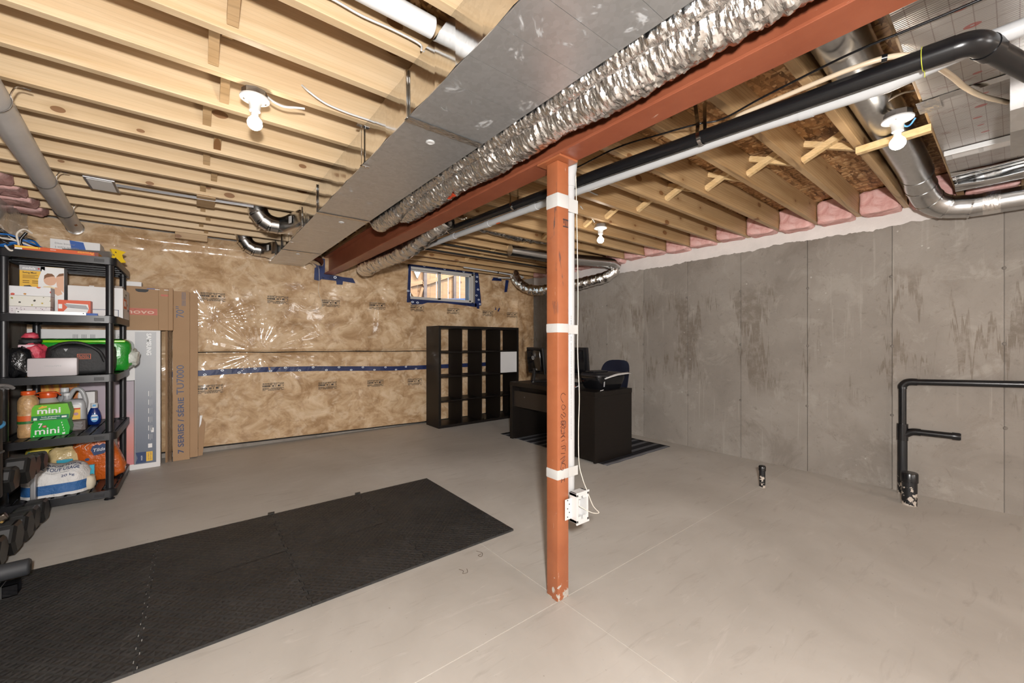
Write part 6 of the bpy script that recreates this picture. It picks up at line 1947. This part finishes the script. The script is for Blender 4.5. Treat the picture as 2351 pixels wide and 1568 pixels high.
def dumbbell(y, zb, w, xend, label):
    """hex dumbbell lying across the rack: its near head ends at xend, resting at height zb"""
    L = w * .72
    cz = zb + w / 2 + .001
    t = thing('hex_dumbbell', label, 'dumbbell', (xend - .2, y, zb), 'hex dumbbells')
    g = G(); hexhead(g, xend - L, y, cz, w, L, 1); g.build('head', HEXM, t)
    g = G(); hexhead(g, xend - L - .125, y, cz, w, L, -1); g.build('head', HEXM, t)
    G().tube([(xend - L - .126, y, cz), (xend - L - .095, y, cz), (xend - L - .063, y, cz), (xend - L - .03, y, cz), (xend - L + .001, y, cz)], [.015, .017, .0185, .017, .015], 16).build('grip', CHROME, t, 60)
    G().box((xend - L * .85, y - w * .24, cz + w / 2 - .0002), (xend - L * .2, y + w * .24, cz + w / 2 + .0012)).build('top_badge', FACEM, t)
    nrm = Vector((0, -math.sin(math.radians(60)), .5))
    c = Vector((xend - L * .5, y, cz)) + nrm * (w / 2 - .0002)
    uy = Vector((0, .5, math.sin(math.radians(60))))
    decal(rect(L * .6, w * .34, -L * .3, -w * .17), c, (1, 0, 0), uy, FACEM, t, 'face_badge', .0012)
lows = [(3.36, .150, -.79, 'nearest on the low rail'), (3.54, .165, -.775, 'second on the low rail'), (3.715, .155, -.77, 'third on the low rail'), (3.875, .145, -.775, 'fourth on the low rail'), (4.03, .140, -.765, 'farthest on the low rail')]
for y, w, x, nm in lows:
    dumbbell(y, .056, w, x, 'black rubber hex dumbbell, ' + nm)
for y, w, x, nm in ((3.56, .130, -.79, 'nearest on the upper rail'), (3.73, .155, -.765, 'largest on the upper rail'), (3.89, .125, -.775, 'third on the upper rail'), (4.03, .115, -.77, 'farthest on the upper rail')):
    dumbbell(y, .4, w, x, 'black rubber hex dumbbell, ' + nm)
cl = thing('bar_clamp', 'dark bronze bar clamp hanging in the dumbbell rack', 'clamp', (-.85, 3.5, .25))
G().bar((-.93, 3.42, .235), (-.80, 3.44, .30), .05, .035, (0, 0, 1), .008).build('jaw', basic('dark_bronze', (.05, .038, .028), .35, .5), cl)
G().lathe([(.006, 0), (.006, .02)], (-.81, 3.425, .275), 10, (0, -1, 0)).build('brass_pin', basic('brass', (.6, .42, .15), .3, 1), cl)
G().bar((-.90, 3.43, .10), (-.90, 3.43, .25), .03, .02, (0, 1, 0), .004).build('stem', BLACKP, cl)
G().bar((-.90, 3.40, .395), (-.90, 3.46, .395), .03, .02, (1, 0, 0), .003).build('hook', BLACKP, cl)
def roll(x, y, z0, z1, r, label, m_):
    t = thing('rolled_mat', label, 'exercise mat', (x, y, z0))
    pts = []
    G().lathe([(r * .96, z0), (r, z0 + .01), (r, z1 - .01), (r * .95, z1)], (x, y, 0), 30).build('roll', m_, t, 40)
    g = G().tube([(x + (.012 + (r - .02) * k / 60) * math.cos(k * .42), y + (.012 + (r - .02) * k / 60) * math.sin(k * .42), z1 + .0005) for k in range(61)], .0022, 5)
    g.build('spiral_end', basic('mat_edge', (.03, .03, .032), .6), t)
    return t
r1 = roll(-.868, 3.66 - .26, .412, .985, .062, 'black speckled rolled mat standing at the near end of the rack', m_speckle('speckled_foam', (.010, .010, .011), [(.05, .05, .055), (.02, .02, .02)], 180, .1))
G().tube([(-.868 + .0645 * math.cos(a), 3.40 + .0645 * math.sin(a), .80 + .012 * math.sin(a * 2)) for a in np.linspace(0, 2 * math.pi, 33)], .009, 6).build('blue_wrap', m_speckle('blue_pattern', (.05, .22, .42), [(.01, .03, .08), (.35, .55, .66)], 55, .2), r1, 60)
r2 = roll(-.93, 3.545, .412, .95, .058, 'plain black rolled mat standing behind the speckled roll', RUBBER)
G().tube([(-.868 + .0635 * math.cos(a), 3.40 + .0635 * math.sin(a), .655) for a in np.linspace(0, 2 * math.pi, 33)], .006, 6).build('strap', FACEM, r1, 60)
gv = thing('work_gloves', 'grey and black work gloves draped on the rolled mats', 'gloves', (-.90, 3.47, .985))
for k in range(5):
    G().tube(spline([(-.915 + .014 * k, 3.43 - .004 * k, .998), (-.90 + .016 * k, 3.47, 1.02 - .003 * k), (-.885 + .018 * k, 3.52, 1.0), (-.875 + .018 * k, 3.55, .985)], 5), .010, 8).build('finger', basic('grey_knit', (.17, .16, .155), .9, bump=(60, .5)), gv, 60)
G().blob((-.91, 3.42, .998), (.11, .09, .045), 88, .2, 2.4, 18, 10, 2.6).build('palm', RUBBER, gv, 60)

fr = thing('bench_foot', 'black foam roller and square tube foot of a bench on the mat', 'bench', (-.75, 3.12, .012))
G().tube([(-1.12, 3.085, .115), (-.652, 3.10, .115), (-.645, 3.1002, .115)], [.040, .040, .034], 24).build('foam_roller', basic('grey_foam', (.028, .030, .034), .6), fr, 60)
G().lathe([(.013, 0), (.013, .002)], (-.6465, 3.10, .115), 12, (1, 0, 0)).build('bore', DARK, fr)
g = G()
for a, b in (((3.03, .0135), (3.095, .0165)), ((3.03, .0665), (3.095, .0695)), ((3.03, .0135), (3.033, .0695)), ((3.092, .0135), (3.095, .0695))):
    g.box((-1.12, a[0], a[1]), (-.672, b[0], b[1]))
g.build('square_tube', BGLOSS, fr)
G().box((-1.10, 3.034, .018), (-.72, 3.09, .066)).build('tube_core', DARK, fr)
for k in range(3):
    G().box((-.76 + .018 * k, 3.0285, .012), (-.757 + .018 * k, 3.0965, .0708)).build('tape_line', FACEM, fr)
G().box((-1.12, 3.04, .0125), (-1.08, 3.10, .30), .004).build('upright', BLACKP, fr)
